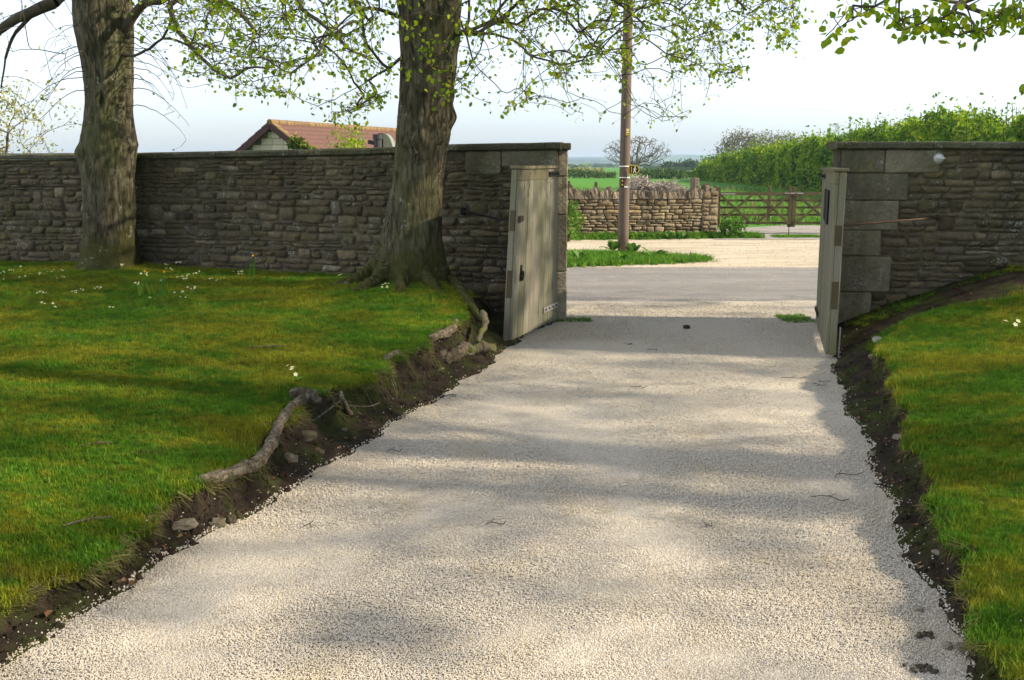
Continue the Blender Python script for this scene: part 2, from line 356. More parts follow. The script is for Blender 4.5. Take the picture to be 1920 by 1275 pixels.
def m_misc():
    flat('iron', (.018, .017, .017), .6, .3); flat('rust', (.060, .041, .028), .8, .1); flat('black_plate', (.008, .008, .008), .6)
    flat('grey_metal', (.30, .29, .27), .6, .4); flat('white_plastic', (.55, .56, .55), .5); flat('yellow_paint', (.40, .29, .04), .6)
    flat('white_paint', (.75, .75, .73), .6); flat('black_paint', (.012, .012, .010), .5); flat('flue', (.05, .05, .055), .6); flat('pale_panel', (.16, .18, .13), .35)
    flat('daffodil', (.75, .33, .02), .7); flat('fascia', (.06, .032, .03), .6); flat('pylon_steel', (.3, .31, .33), .6)
    t = NT('asphalt', .85); p = t.pos()
    c = t.ramp(t.noise(t.scale(p, (.12, 1.2, 1)), 1.6, 5), [(.3, (.17, .160, .150)), (.7, (.25, .235, .22))])
    c = t.mix(t.noise(p, 45, 4, .7), t.hsv(c, .5, 1, .55), t.hsv(c, .5, 1, 1.4))
    c = t.mix(t.ramp(t.noise(p, 2.1, 5, .7), [(.52, 0.), (.7, .45)]), c, (.34, .30, .24))
    MT['asphalt'] = t.done(c, t.bump(t.noise(p, 120, 3), .5, .01))
    t = NT('verge_gravel', .95); p = t.pos()
    c = t.ramp(t.noise(t.scale(p, (.4, 1.6, 1)), 1.3, 6, .65), [(.3, (.34, .285, .205)), (.5, (.47, .405, .30)), (.7, (.56, .50, .40))])
    c = t.mix(t.noise(p, 26, 5, .7), t.hsv(c, .5, 1, .6), t.hsv(c, .5, 1, 1.25)); c = t.mix(t.ramp(t.noise(t.scale(p, (.5, 1.4, 1)), 3., 5, .7), [(.6, 0.), (.75, .5)]), c, (.22, .18, .12))
    MT['verge_gravel'] = t.done(c, t.bump(t.noise(p, 60, 4), .6, .02))
    t = NT('track', .95); p = t.pos()
    c = t.ramp(t.noise(t.scale(p, (.7, 1.6, 1)), 1.6, 6, .65), [(.35, (.19, .17, .15)), (.55, (.30, .275, .245)), (.7, (.12, .105, .08))])
    MT['track'] = t.done(c, t.bump(t.noise(p, 50, 4), .6, .02))
    t = NT('roof_tile', .85); p = t.pos()
    c = t.ramp(t.noise(p, 22, 4), [(.3, (.085, .046, .038)), (.7, (.145, .082, .067))])
    c = t.mix(t.ramp(t.voro(p, 9), [(.06, .6), (.13, 0.)]), c, (.42, .36, .28))
    wv = t.n('ShaderNodeTexWave', wave_type='BANDS', bands_direction='Z'); t.set(wv.inputs['Vector'], p); wv.inputs['Scale'].default_value = 2.4
    MT['roof_tile'] = t.done(c, t.bump(wv.outputs[0], .5, .04))
    t = NT('ridge_tile', .9); p = t.pos()
    c = t.mix(t.ramp(t.noise(p, 6, 5), [(.35, 0.), (.6, 1.)]), (.12, .078, .056), (.21, .14, .062))
    MT['ridge_tile'] = t.done(c)
    t = NT('hill', 1.); p = t.pos()
    c = t.mix(t.ramp(t.noise(t.scale(p, (.004, .0015, .01)), 1.5, 5, .7), [(.42, 0.), (.58, 1.)]), (.025, .045, .022), (.08, .13, .045))
    MT['hill'] = t.done(c)
m_misc()

# ------------------------------------------------------------------ instancing of uncountable stuff
def scatter(name, tmpl, P, rot, scl, idx, label, cat, parent=None):
    """tmpl: list of (mesh); P (n,3), rot (n,3), scl (n,), idx (n,)"""
    col = bpy.data.collections.new(name + '_pieces')
    for i, me in enumerate(tmpl):
        o = bpy.data.objects.new('%s_%02d' % (name, i), me); col.objects.link(o)
    me = bpy.data.meshes.new(name); n = len(P)
    me.vertices.add(n); me.vertices.foreach_set('co', np.asarray(P, np.float32).ravel())
    a = me.attributes.new('rot', 'FLOAT_VECTOR', 'POINT'); a.data.foreach_set('vector', np.asarray(rot, np.float32).ravel())
    a = me.attributes.new('scl', 'FLOAT', 'POINT'); a.data.foreach_set('value', np.asarray(scl, np.float32))
    a = me.attributes.new('idx', 'INT', 'POINT'); a.data.foreach_set('value', np.asarray(idx, np.int32))
    o = bpy.data.objects.new(name, me)
    COL.objects.link(o)
    g = bpy.data.node_groups.new(name + '_nodes', 'GeometryNodeTree')
    g.interface.new_socket('Geometry', in_out='INPUT', socket_type='NodeSocketGeometry'); g.interface.new_socket('Geometry', in_out='OUTPUT', socket_type='NodeSocketGeometry')
    gi = g.nodes.new('NodeGroupInput'); go = g.nodes.new('NodeGroupOutput'); ip = g.nodes.new('GeometryNodeInstanceOnPoints')
    ci = g.nodes.new('GeometryNodeCollectionInfo'); ci.inputs['Collection'].default_value = col; ci.inputs['Separate Children'].default_value = True; ci.inputs['Reset Children'].default_value = True
    def attr(nm, ty):
        x = g.nodes.new('GeometryNodeInputNamedAttribute'); x.data_type = ty; x.inputs['Name'].default_value = nm; return x.outputs['Attribute']
    e2r = g.nodes.new('FunctionNodeEulerToRotation'); L = g.links.new
    L(attr('rot', 'FLOAT_VECTOR'), e2r.inputs[0]); L(e2r.outputs[0], ip.inputs['Rotation'])
    L(attr('scl', 'FLOAT'), ip.inputs['Scale']); L(attr('idx', 'INT'), ip.inputs['Instance Index']); ip.inputs['Pick Instance'].default_value = True
    L(gi.outputs[0], ip.inputs['Points']); L(ci.outputs[0], ip.inputs['Instance']); L(ip.outputs[0], go.inputs[0])
    m = o.modifiers.new('scatter', 'NODES'); m.node_group = g
    return props(o, label, cat, None, 'stuff')
def tuft_mesh(name, nb, h, spread, wid, mat, seed, lean=.6):
    r = np.random.default_rng(seed); V = []; Fc = []
    for k in range(nb):
        a = r.uniform(0, 6.283); d = r.uniform(0, spread); x, y = d * math.cos(a), d * math.sin(a)
        b = r.uniform(0, 6.283); hh = h * r.uniform(.5, 1.15); ln = hh * r.uniform(.1, lean); wv = wid * r.uniform(.6, 1.2)
        ux, uy = math.cos(b), math.sin(b); px, py = -uy * wv / 2, ux * wv / 2; i = len(V)
        V += [(x - px, y - py, -.004), (x + px, y + py, -.004), (x + ux * ln * .35 - px * .8, y + uy * ln * .35 - py * .8, hh * .6), (x + ux * ln * .35 + px * .8, y + uy * ln * .35 + py * .8, hh * .6), (x + ux * ln, y + uy * ln, hh)]
        Fc += [(i, i + 1, i + 3), (i, i + 3, i + 2), (i + 2, i + 3, i + 4)]
    me = mesh_np(name, V, Fc); me.materials.append(mat); return me
def pebble_mesh(name, seed, mat):
    import bmesh
    r = random.Random(seed); bm = bmesh.new(); bmesh.ops.create_icosphere(bm, subdivisions=1, radius=1)
    sx, sy, sz = r.uniform(.8, 1.2), r.uniform(.6, 1.), r.uniform(.45, .75)
    for v in bm.verts:
        k = 1 + r.uniform(-.22, .22); v.co = Vector((v.co.x * sx * k, v.co.y * sy * k, v.co.z * sz * k))
    me = bpy.data.meshes.new(name); bm.to_mesh(me); bm.free(); me.materials.append(mat); return me

# ------------------------------------------------------------------ curves that lay out the ground
def curve(pxs):
    W = sorted([tuple(at_z(a, b, z))[:2] + (z,) for a, b, z in pxs], key=lambda q: q[1])
    return np.array(W)
GL = curve([(20, 1250, 0), (130, 1160, 0), (270, 1075, 0), (400, 1000, 0), (520, 930, 0), (640, 860, 0), (720, 805, 0), (830, 740, 0), (900, 695, 0), (950, 655, 0)])
GL = np.vstack([[-1.72, -4, 0], [-1.78, 2.2, 0], GL, [.15, 10.2, 0], [.42, 10.9, 0], [.5, 11.4, 0]])
LL = curve([(0, 1140, .11), (130, 1075, .13), (270, 985, .15), (350, 915, .19), (440, 880, .2), (510, 805, .23), (560, 755, .25), (680, 712, .27), (745, 672, .29), (800, 635, .31), (850, 604, .34), (878, 582, .38)])
LL = np.vstack([[-1.95, -4, .1], [-2.0, 2.6, .1], LL, [-.42, 9.8, .40], [-.55, 10.4, .42], [-.75, 11.2, .42], [-1.2, 14, .42]])
GRt = curve([(1565, 675, 0), (1585, 760, 0), (1630, 840, 0), (1655, 930, 0), (1700, 1030, 0), (1760, 1140, 0), (1830, 1275, 0)])
GRt = np.vstack([[1.5, -4, 0], [1.55, 2.4, 0], GRt, [3.22, 9.8, 0], [3.38, 10.4, 0], [3.4, 11.4, 0]])
LR = curve([(1655, 650, .28), (1690, 730, .23), (1720, 820, .19), (1765, 920, .17), (1795, 1030, .14), (1845, 1130, .12), (1900, 1275, .10)])
LR = np.vstack([[1.72, -4, .1], [1.72, 2.4, .1], LR, [3.42, 8.55, .36], [3.9, 8.86, .45], [4.78, 9.22, .52], [6.2, 9.7, .62], [9, 10.4, .7], [10, 11, .72]])
def cx(Cv, y): return np.interp(y, Cv[:, 1], Cv[:, 0])
def cz(Cv, y): return np.interp(y, Cv[:, 1], Cv[:, 2])
def wob(y, k, s): return .035 * np.sin(y * 5.3 * k + s) + .02 * np.sin(y * 13.1 * k + 2 * s) + .012 * np.sin(y * 29 + 3 * s)
def gl(y): return cx(GL, y) + wob(y, 1., .3) * .8
def ll(y): return cx(LL, y) + wob(y, 1.2, 1.7) * 1.1
def gr(y): return cx(GRt, y) + wob(y, .9, 2.9) * .8
def lr(y): return cx(LR, y) + wob(y, 1.1, 4.1) * 1.1

T1 = (-5.02, 12.25); T2 = (-1.07, 10.35)
WL = spline([(.50, 10.95, 0), (-.6, 11.15, 0), (-1.6, 11.48, 0), (-3., 12.05, 0), (-5., 12.68, 0), (-7.5, 13.15, 0), (-11.5, 13.75, 0)], 8)
WR = spline([(3.40, 10.5, 0), (4.2, 10.42, 0), (5.5, 10.3, 0), (8.5, 10.15, 0)], 8)
class Path:
    def __init__(s, pts):
        s.P = np.array([(p[0], p[1]) for p in pts]); d = np.hypot(*np.diff(s.P, axis=0).T); s.L = np.concatenate([[0], np.cumsum(d)]); s.len = s.L[-1]
    def __call__(s, u, off=0., z=0.):
        x = np.interp(u, s.L, s.P[:, 0]); y = np.interp(u, s.L, s.P[:, 1]); e = .05
        if u < 0: u0, u1 = 0, .1
        else: u0, u1 = max(0, u - e), min(s.len, u + e)
        tx = np.interp(u1, s.L, s.P[:, 0]) - np.interp(u0, s.L, s.P[:, 0]); ty = np.interp(u1, s.L, s.P[:, 1]) - np.interp(u0, s.L, s.P[:, 1])
        l = math.hypot(tx, ty); tx /= l; ty /= l; nx, ny = -ty, tx
        if ny > 0: nx, ny = -nx, -ny
        if u < 0: x += tx * u; y += ty * u
        return Vector((x + nx * off, y + ny * off, z))
PL = Path(WL); PR = Path(WR)
def ywall_left(x): return np.interp(x, PL.P[::-1, 0], PL.P[::-1, 1])
def ywall_right(x): return np.interp(x, PR.P[:, 0], PR.P[:, 1])

def z_left(x, y):
    x = np.asarray(x, float); y = np.asarray(y, float); Lx = ll(y); Gx = gl(y); zl = cz(LL, y)
    d = np.maximum(Lx - x, 0)
    far = .36 + .05 * np.clip((y - 10) / 3, 0, 1)
    zt = zl + (np.maximum(far, zl) - zl) * np.clip(d / 2.2, 0, 1) + .035 * (1 - np.exp(-d / .12))
    P = np.stack([x.ravel(), y.ravel()], 1)
    zt = zt + (vnoise(P, 1.6, 1) * .022 + vnoise(P, 5., 2) * .008).reshape(x.shape)
    zt = zt + .17 * np.exp(-(((x - T2[0]) / .75) ** 2 + ((y - T2[1]) / .65) ** 2))
    zt = zt + .08 * np.exp(-(((x - T1[0]) / .9) ** 2 + ((y - T1[1]) / .6) ** 2)) + .06 * np.exp(-(((x + 4.75) / .3) ** 2 + ((y - 11.3) / .2) ** 2))
    t = np.clip((Gx - x) / np.maximum(Gx - Lx, .03), 0, 1)
    pr = np.where(t < .62, .32 * (t / .62), .32 + .68 * np.clip((t - .62) / .36, 0, 1) ** .8)
    zs = (zl + .0) * pr + (vnoise(P, 17, 3) * .018 + vnoise(P, 40, 4) * .010).reshape(x.shape) * np.clip(t * 4, 0, 1)
    return np.where(x < Lx, zt, zs + .004)
def z_right(x, y):
    x = np.asarray(x, float); y = np.asarray(y, float); Lx = lr(y); Gx = gr(y); zl = cz(LR, y)
    d = np.maximum(x - Lx, 0); P = np.stack([x.ravel(), y.ravel()], 1)
    zt = zl + .05 * np.clip(d, 0, 3) + .03 * (1 - np.exp(-d / .1)) + (vnoise(P, 1.7, 5) * .02 + vnoise(P, 5.2, 6) * .008).reshape(x.shape)
    t = np.clip((x - Gx) / np.maximum(Lx - Gx, .03), 0, 1)
    steep = np.where(t < .72, .28 * (t / .72), .28 + .72 * np.clip((t - .72) / .26, 0, 1) ** .8); lin = np.clip((x - Gx) / np.minimum(np.maximum(Lx - Gx, .03), 1.75), 0, 1) ** .85
    k = np.clip((y - 7.7) / .9, 0, 1)
    zs = zl * (steep * (1 - k) + lin * k) + (vnoise(P, 9, 17) * .014 + vnoise(P, 16, 7) * .018 + vnoise(P, 41, 8) * .010).reshape(x.shape) * np.clip(t * 4, 0, 1)
    return np.where(x > Lx, zt, zs + .004)
def on(zf, px, py, z=.3):
    for _ in range(14):
        p = at_z(px, py, z); z = float(zf(np.array([p.x]), np.array([p.y]))[0]) * .6 + z * .4
    p.z = float(zf(np.array([p.x]), np.array([p.y]))[0]); return p

def strip(rows, xa, xb, ts, zf, keep=None):
    V = []
    for y in rows:
        a, b = float(xa(y)), float(xb(y)); x = a + (b - a) * ts
        V.append(np.stack([x, np.full_like(x, y), zf(x, np.full_like(x, y))], 1))
    n = len(ts); V = np.concatenate(V); Fc = []
    for i in range(len(rows) - 1):
        for j in range(n - 1):
            q = (i * n + j, i * n + j + 1, (i + 1) * n + j + 1, (i + 1) * n + j)
            if keep is None or keep(*V[q[0]][:2]): Fc.append(q)
    return V, np.array(Fc)
rows = np.concatenate([np.arange(-3, 2.4, .3), np.arange(2.4, 7, .035), np.arange(7, 14.2, .055)])
tsoil = np.linspace(0, 1, 22); tl = np.linspace(0, 1, 90) ** 1.7
V, Fc = strip(rows, lambda y: gl(y) + .05, lambda y: ll(y) - .03, tsoil, lambda x, y: np.where(x > gl(y), -.012, z_left(np.minimum(x, 99), y) - np.where(x < ll(y), .02, 0)), lambda x, y: y < ywall_left(x) + .2)
o = obj_np('soil_bank_left', V, Fc[:, ::-1], MT['soil'], None, True, 'structure')
V, Fc = strip(rows, lambda y: ll(y) - .0, lambda y: -13. + 0 * y, tl, lambda x, y: z_left(x - 1e-4, y), lambda x, y: y < ywall_left(x) + .2)
o = obj_np('lawn_left', V, Fc[:, ::-1], MT['turf'], None, True, 'structure')
V, Fc = strip(rows, lambda y: gr(y) - .05, lambda y: lr(y) + .03, np.linspace(0, 1, 26), lambda x, y: np.where(x < gr(y), -.012, z_right(x, y) - np.where(x > lr(y), .02, 0)), lambda x, y: y < ywall_right(x) + .2)
o = obj_np('soil_bank_right', V, Fc, MT['soil'], None, True, 'structure')
V, Fc = strip(rows, lambda y: lr(y), lambda y: max(12., lr(y) + .5), tl, lambda x, y: z_right(x + 1e-4, y), lambda x, y: y < ywall_right(x) + .2)
o = obj_np('lawn_right', V, Fc, MT['turf'], None, True, 'structure')

def sheet(name, poly, z, mat, bumps=0.):
    return obj(name, [(x, y, z) for x, y in poly], [tuple(range(len(poly)))], mat, None, False, 'structure')
ry = np.concatenate([np.arange(-4, 11.3, .12)])
V = []; Fc = []; nX = 40
for y in ry:
    a, b = float(gl(y)) - .25, float(gr(y)) + .25
    for x in np.linspace(a, b, nX): V.append((x, y, .010 * nz(x * 1.2, y * .8) + .004 * nz(x * 6, y * 5) - .004))
for i in range(len(ry) - 1):
    for j in range(nX - 1): Fc.append((i * nX + j, i * nX + j + 1, (i + 1) * nX + j + 1, (i + 1) * nX + j))
obj('driveway', V, Fc, MT['gravel'], None, True, 'structure')
def edge(x0, x1, y, k, amp, step=.25, ph=0):
    return [(x, y(x) + amp * (nz(x * k, ph) + .5 * nz(x * k * 3, ph + 5))) for x in np.arange(x0, x1 + step / 2, step)]
sheet('driveway_apron', [(-.6, 11.1)] + [(-3., 12.0), (-9, 12.7)] + edge(-9, 16, lambda x: 12.72, .9, .14) [::1] + [(16, 11.5), (4.2, 10.9), (3.3, 11.1)], -.006, MT['gravel'])
sheet('road', edge(-60, 60, lambda x: 12.6, .9, .1, .5, 3) + edge(-60, 60, lambda x: 17.0, .7, .12, .5, 7)[::-1], -.012, MT['asphalt'])
sheet('gravel_verge', edge(-60, 60, lambda x: 16.6, .5, .1, .5, 1) + edge(-60, 60, lambda x: 23.6, .4, .3, .5, 2)[::-1], -.018, MT['verge_gravel'])
sheet('track', [(4.7, 23.2), (9.5, 23.2), (12, 28.2), (7.8, 28.6), (5.3, 26.6)], -.010, MT['track'])
# the fields, one sheet to the horizon, falling gently away
gx = np.concatenate([-np.geomspace(6000, 4, 30), np.geomspace(4, 6000, 30)]); gy = np.concatenate([np.linspace(-60, 24, 6), np.geomspace(27, 6000, 60)])
def zfield(x, y): return -.03 - 3.0 * np.clip((y - 160) / 900, 0, 1) - 4 * np.clip((y - 900) / 4000, 0, 1)
XX, YY = np.meshgrid(gx, gy); ZZ = zfield(XX, YY)
V = np.stack([XX.ravel(), YY.ravel(), ZZ.ravel()], 1); n = len(gx)
Fc = [(i * n + j, i * n + j + 1, (i + 1) * n + j + 1, (i + 1) * n + j) for i in range(len(gy) - 1) for j in range(n - 1)]
obj_np('fields', V, Fc, MT['field'], None, True, 'structure')
# hills
def hills(name, Y, dep, prof, seed):
    xs = np.linspace(-4200, 4200, 160); V = []; m = 9
    for k in range(m):
        t = k / (m - 1)
        for x in xs:
            px = 960 + x / Y * FPX; h = prof(px) + 1.5 * nz(x * .006, seed) + .8 * nz(x * .022, seed + 3)
            V.append((x, Y + dep * t, -7.5 + (h + 7.5) * math.sin(t * math.pi) ** .7 * (1 if t <= .5 else 1)))
    n = len(xs); Fc = [(i * n + j, i * n + j + 1, (i + 1) * n + j + 1, (i + 1) * n + j) for i in range(m - 1) for j in range(n - 1)]
    return obj_np(name, np.array(V), Fc, MT['hill'], None, True, 'structure')
hills('hills_far', 2750, 500, lambda p: float(np.interp(p, [0, 900, 1050, 1150, 1230, 1270, 1310, 1350, 1450, 1600, 2400], [15.5, 16, 18, 18.5, 20, 25, 26, 24, 24, 20, 15.5])), 1)
hills('hills_near', 2000, 400, lambda p: float(np.interp(p, [0, 900, 1050, 1120, 1200, 1300, 1400, 2400], [8, 8.5, 9.5, 8, 6, 5, 5.5, 6])), 9)

# ------------------------------------------------------------------ rubble walls
AV = np.array([-1, -.84, -.42, 0, .42, .84, 1]); BV = np.array([-1, -.76, 0, .76, 1])
def stone(P, u0, u1, zl, zh, dep, r, s0=0., s1=0., sharp=0.):
    w_, uc = u1 - u0, (u0 + u1) / 2; V = []; sd_ = r.uniform(0, 99)
    k1, k2 = r.uniform(.02, .26), r.uniform(.05, .32); tiltu, tiltz = r.uniform(-.010, .010), r.uniform(-.008, .012)
    cj = {(-1, -1): r.uniform(0, 1), (1, -1): r.uniform(0, 1), (-1, 1): r.uniform(0, 1), (1, 1): r.uniform(0, 1)}
    for b in BV:
        for a in AV:
            cc = cj[(1 if a > 0 else -1, 1 if b > 0 else -1)]
            if abs(a) == .84: a += math.copysign(sharp * .11, a)
            if abs(b) == .76: b += math.copysign(sharp * .16, b)
            a2 = a * (1 - k1 * cc * abs(b) ** 3); b2 = b * (1 - k2 * cc * abs(a) ** 4)
            u = uc + a2 * w_ / 2 + b * (s0 * (1 - a) + s1 * (1 + a)) / 2; z = zl(u) + (zh(u) - zl(u)) * (b2 + 1) / 2
            e = max(abs(a), abs(b))
            off = -.014 if e > .99 else dep + tiltu * a + tiltz * b + .009 * nz(u * 13 + sd_, z * 13) + (.004 if e < .5 else 0)
            V.append(P(u, off, z))
    n = 7; Fc = [(i * n + j, i * n + j + 1, (i + 1) * n + j + 1, (i + 1) * n + j) for i in range(4) for j in range(6)]
    return V, Fc
def rubble(P, root, U0, U1, zb, zt, hr, wr, mat, seed, blocked=(), limit=300, dep=(.004, .03), vis=None, flip=False, sharp=.8, gap=(.005, .020)):
    r = random.Random(seed); zs = [zb]
    while zs[-1] < zt - .05: zs.append(zs[-1] + r.uniform(*hr))
    zs[-1] = zt; nC = len(zs) - 1; tall = []; out = []
    def line(i):
        if i in (0, nC): return lambda u: zs[i]
        return lambda u: zs[i] + .030 * nz(u * .9, i * 7.3 + seed) + .016 * nz(u * 3.1, i * 3.1 + seed) + .008 * nz(u * 8.1, i * 5.7 + seed)
    Ls = [line(i) for i in range(nC + 1)]
    for i in range(nC):
        zm = (zs[i] + zs[i + 1]) / 2
        bl = sorted([(a, b) for a, b, c, d in blocked if c < zm < d] + [t[:2] for t in tall if t[2] == i])
        free = []; u = U0
        for a, b in bl:
            if a > u: free.append((u, a))
            u = max(u, b)
        if u < U1: free.append((u, U1))
        for a, b in free:
            u = a; sl = 0.
            while u < b - .02:
                h = zs[i + 1] - zs[i]; w_ = min(max(r.triangular(wr[0], wr[1], wr[0] * 1.3), h * .8), wr[1]); e = u + w_
                if b - e < wr[0] * .8: e = b
                top = i + 1
                if i + 2 <= nC and r.random() < .09 and e - u < wr[1] * .95 and not any(c < (zs[i + 1] + zs[min(i + 2, nC)]) / 2 < d and not (e < a_ or u > b_) for a_, b_, c, d in blocked):
                    top = i + 2; tall.append((u, e, i + 1))
                g = r.uniform(*gap); s1 = 0. if e == b else r.uniform(-.022, .022)
                lo, hi = Ls[i], Ls[top]
                V, Fc = stone(P, u + g / 2, e - g / 2, (lambda q, lo=lo, g=g: lo(q) + g / 2), (lambda q, hi=hi, g=g: hi(q) - g / 2), r.uniform(*dep), r, sl, s1, sharp); sl = s1
                out.append(((e - u) * (zs[top] - zs[i]), V, Fc if not flip else [f[::-1] for f in Fc])); u = e
    out.sort(key=lambda q: -q[0]); big = []; small = MB()
    for a, V, Fc in out:
        c = V[17]
        if len(big) < limit and (vis is None or vis(c)): big.append((V, Fc))
        else: small.add(V, Fc)
    for V, Fc in big: obj('stone', V, Fc, mat, root, True)
    if small.v: small.build('small_stones', mat, root, True, 'stuff')
    return len(big)
def core(P, root, U0, U1, zb, ztf, th, mat, off=-.004):
    us = np.linspace(U0, U1, int((U1 - U0) / .1) + 2); V = []
    for u in us:
        zt = ztf(u)
        V += [P(u, off, zb), P(u, off, zt), P(u, -th, zt), P(u, -th, zb)]
    n = len(us); Fc = [(4 * i + a, 4 * i + (a + 1) % 4, 4 * i + 4 + (a + 1) % 4, 4 * i + 4 + a) for i in range(n - 1) for a in range(4)]
    Fc += [(0, 1, 2, 3), (4 * n - 1, 4 * n - 2, 4 * n - 3, 4 * n - 4)]
    return obj('mortar_core', V, Fc, mat, root)
def slab(P, root, name, u0, u1, z0, z1, o0, o1, mat, r, nseg=5, amp=.006, round_=.012):
    """dressed stone: a block along the path from offset o0 (back) to o1 (front), with worn edges"""
    us = [u0, u0 + .01] + list(np.linspace(u0, u1, nseg + 2)[1:-1]) + [u1 - .01, u1]; V = []; c = round_; sd_ = r.uniform(0, 99)
    sec = [(o0, z0), (o1 - c, z0), (o1, z0 + c), (o1, (z0 + z1) / 2), (o1, z1 - c), (o1 - c, z1), ((o0 + o1) / 2, z1 + .002), (o0, z1)]
    oc, zc = (o0 + o1) / 2, (z0 + z1) / 2
    for k, u in enumerate(us):
        sh = .012 if k in (0, len(us) - 1) else 0
        for o_, z in sec:
            dz = amp * nz(u * 5 + sd_, o_ * 9, z * 9); do = amp * nz(u * 6, o_ * 9 + sd_, z * 11)
            V.append(P(u, o_ + do - sh * (1 if o_ > oc else -1), z + dz - sh * (1 if z > zc else -1)))
    n = 8; m = len(us); Fc = [(i * n + a, i * n + (a + 1) % n, (i + 1) * n + (a + 1) % n, (i + 1) * n + a) for i in range(m - 1) for a in range(n)]
    Fc += [tuple(range(n))[::-1], tuple(range((m - 1) * n, m * n))]
    return obj(name, V, Fc, mat, root, False)

# left garden wall ----------------------------------------------------
rr = random.Random(5)
def ztL(u): return float(np.interp(u, [0, 1.3, 2.2, 5.5, 9], [1.885, 1.87, 1.835, 1.79, 1.78]))
wl = thing('stone_wall', PL(4, -.2, 0), 'long grey rubble stone wall behind the two lime trees, left of the gateway', 'wall')
core(PL, wl, .02, PL.len - .1, -.1, ztL, .42, MT['mortar'])
quo = [(.02, .42, 0., .32), (.02, .30, .325, .62), (.02, .52, .625, .92), (.02, .32, .925, 1.22), (.02, .46, 1.225, 1.5), (.02, .36, 1.505, 1.70), (.02, .62, 1.705, 1.88), (.63, 1.02, 1.62, 1.875)]
for a, b, c, d in quo: slab(PL, wl, 'quoin_stone', a, b, c, d, -.1, .020 + rr.uniform(0, .008), MT['quoin'], rr)
nL = rubble(PL, wl, .03, 9.3, .0, 1.775, (.036, .098), (.11, .42), MT['wall_stone'], 11, [(a, b + .01, c, d + .005) for a, b, c, d in quo], 300, dep=(.0, .020), vis=lambda c: c.z > .2 and c.x > -7.6, flip=True)
# top closing course follows the falling wall top
u = .63
while u < 6:
    e = u + rr.uniform(.2, .4); z1 = min(ztL(u), ztL(e)) - .004
    if z1 > 1.80:
        V, Fc = stone(PL, u + .005, e - .005, lambda q: 1.779, lambda q, z1=z1: z1, .01, rr)
        if u > 1.05: obj('stone', V, [f[::-1] for f in Fc], MT['wall_stone'], wl, True)
    u = e
u = -.03; first = True
while u < 9.2:
    e = u + (.17 if first else rr.uniform(.75, 1.25)); z0 = (ztL(max(u, 0)) + ztL(e)) / 2
    # coping slabs, each following the slope of the wall top
    us = np.linspace(u + .004, e - .004, 6); V = []
    for q in us:
        zz = ztL(max(q, 0)) + .004; k = .006
        for o_, z in ((-.47, zz), (.045, zz), (.06, zz + .012), (.062, zz + .052), (.05, zz + .068), (-.2, zz + .082), (-.47, zz + .07)):
            V.append(PL(q, o_ + k * nz(q * 7, o_ * 5, z * 5), z + k * nz(q * 5, o_ * 9, 3)))
    n = 7; Fc = [(i * n + a, i * n + (a + 1) % n, (i + 1) * n + (a + 1) % n, (i + 1) * n + a) for i in range(5) for a in range(n)] + [tuple(range(n))[::-1], tuple(range(5 * n, 6 * n))]
    obj('coping_stone', V, Fc, MT['coping'], wl); u = e; first = False
# stone jamb of the left side of the gateway: a slim dressed post behind the wall end
jb = thing('gate_jamb', (.60, 11.25, 0), 'pale lichened stone jamb at the hinge of the left wooden gate', 'gate post')
for k, (z0, z1) in enumerate([(-.05, .55), (.553, 1.18), (1.183, 1.60), (1.603, 1.885)]):
    m = MB().cbox(.500 + rr.uniform(-.004, .004), .615, 11.10, 11.42, z0, z1, .012); m.build('jamb_stone', MT['jamb'], jb)
MB().cbox(.46, .645, 11.05, 11.48, 1.888, 1.962, .014).build('cap_stone', MT['coping'], jb)

# right garden wall -----------------------------------------------------
def ztR(u): return float(np.interp(u, [0, 1, 3, 6], [1.885, 1.885, 1.875, 1.86]))
wr_ = thing('stone_wall', PR(2, -.2, 0), 'dark mossy rubble stone wall with pale corner blocks, right of the gateway', 'wall')
core(PR, wr_, .02, PR.len - .1, -.1, ztR, .42, MT['mortar'])
quo = [(.02, .40, -.05, .40), (.02, .58, .405, .78), (.02, .46, .785, 1.05), (.02, .62, 1.055, 1.36), (.02, .70, 1.365, 1.64), (.02, .45, 1.645, 1.88), (.455, 1.0, 1.645, 1.88)]
for a, b, c, d in quo: slab(PR, wr_, 'quoin_stone', a, b, c, d, -.1, .020 + rr.uniform(0, .008), MT['quoin'], rr)
nR = rubble(PR, wr_, .03, 3.4, .0, 1.872, (.040, .095), (.10, .42), MT['wall_stone'], 23, [(a, b + .01, c, d + .005) for a, b, c, d in quo], 300, dep=(.0, .024), vis=lambda c: c.z > .05 and c.x < 6.2)
u = -.05
while u < 3.4:
    e = u + rr.uniform(.7, 1.2); us = np.linspace(u + .004, e - .004, 6); V = []
    for q in us:
        zz = ztR(max(q, 0)) + .004; k = .006
        for o_, z in ((-.47, zz), (.055, zz), (.07, zz + .012), (.072, zz + .05), (.06, zz + .066), (-.2, zz + .078), (-.47, zz + .07)):
            V.append(PR(q, o_ + k * nz(q * 7, o_ * 5, z * 5), z + k * nz(q * 5, o_ * 9, 3)))
    n = 7; Fc = [(i * n + a, i * n + (a + 1) % n, (i + 1) * n + (a + 1) % n, (i + 1) * n + a) for i in range(5) for a in range(n)] + [tuple(range(n))[::-1], tuple(range(5 * n, 6 * n))]
    obj('coping_stone', V, Fc, MT['coping'], wr_); u = e

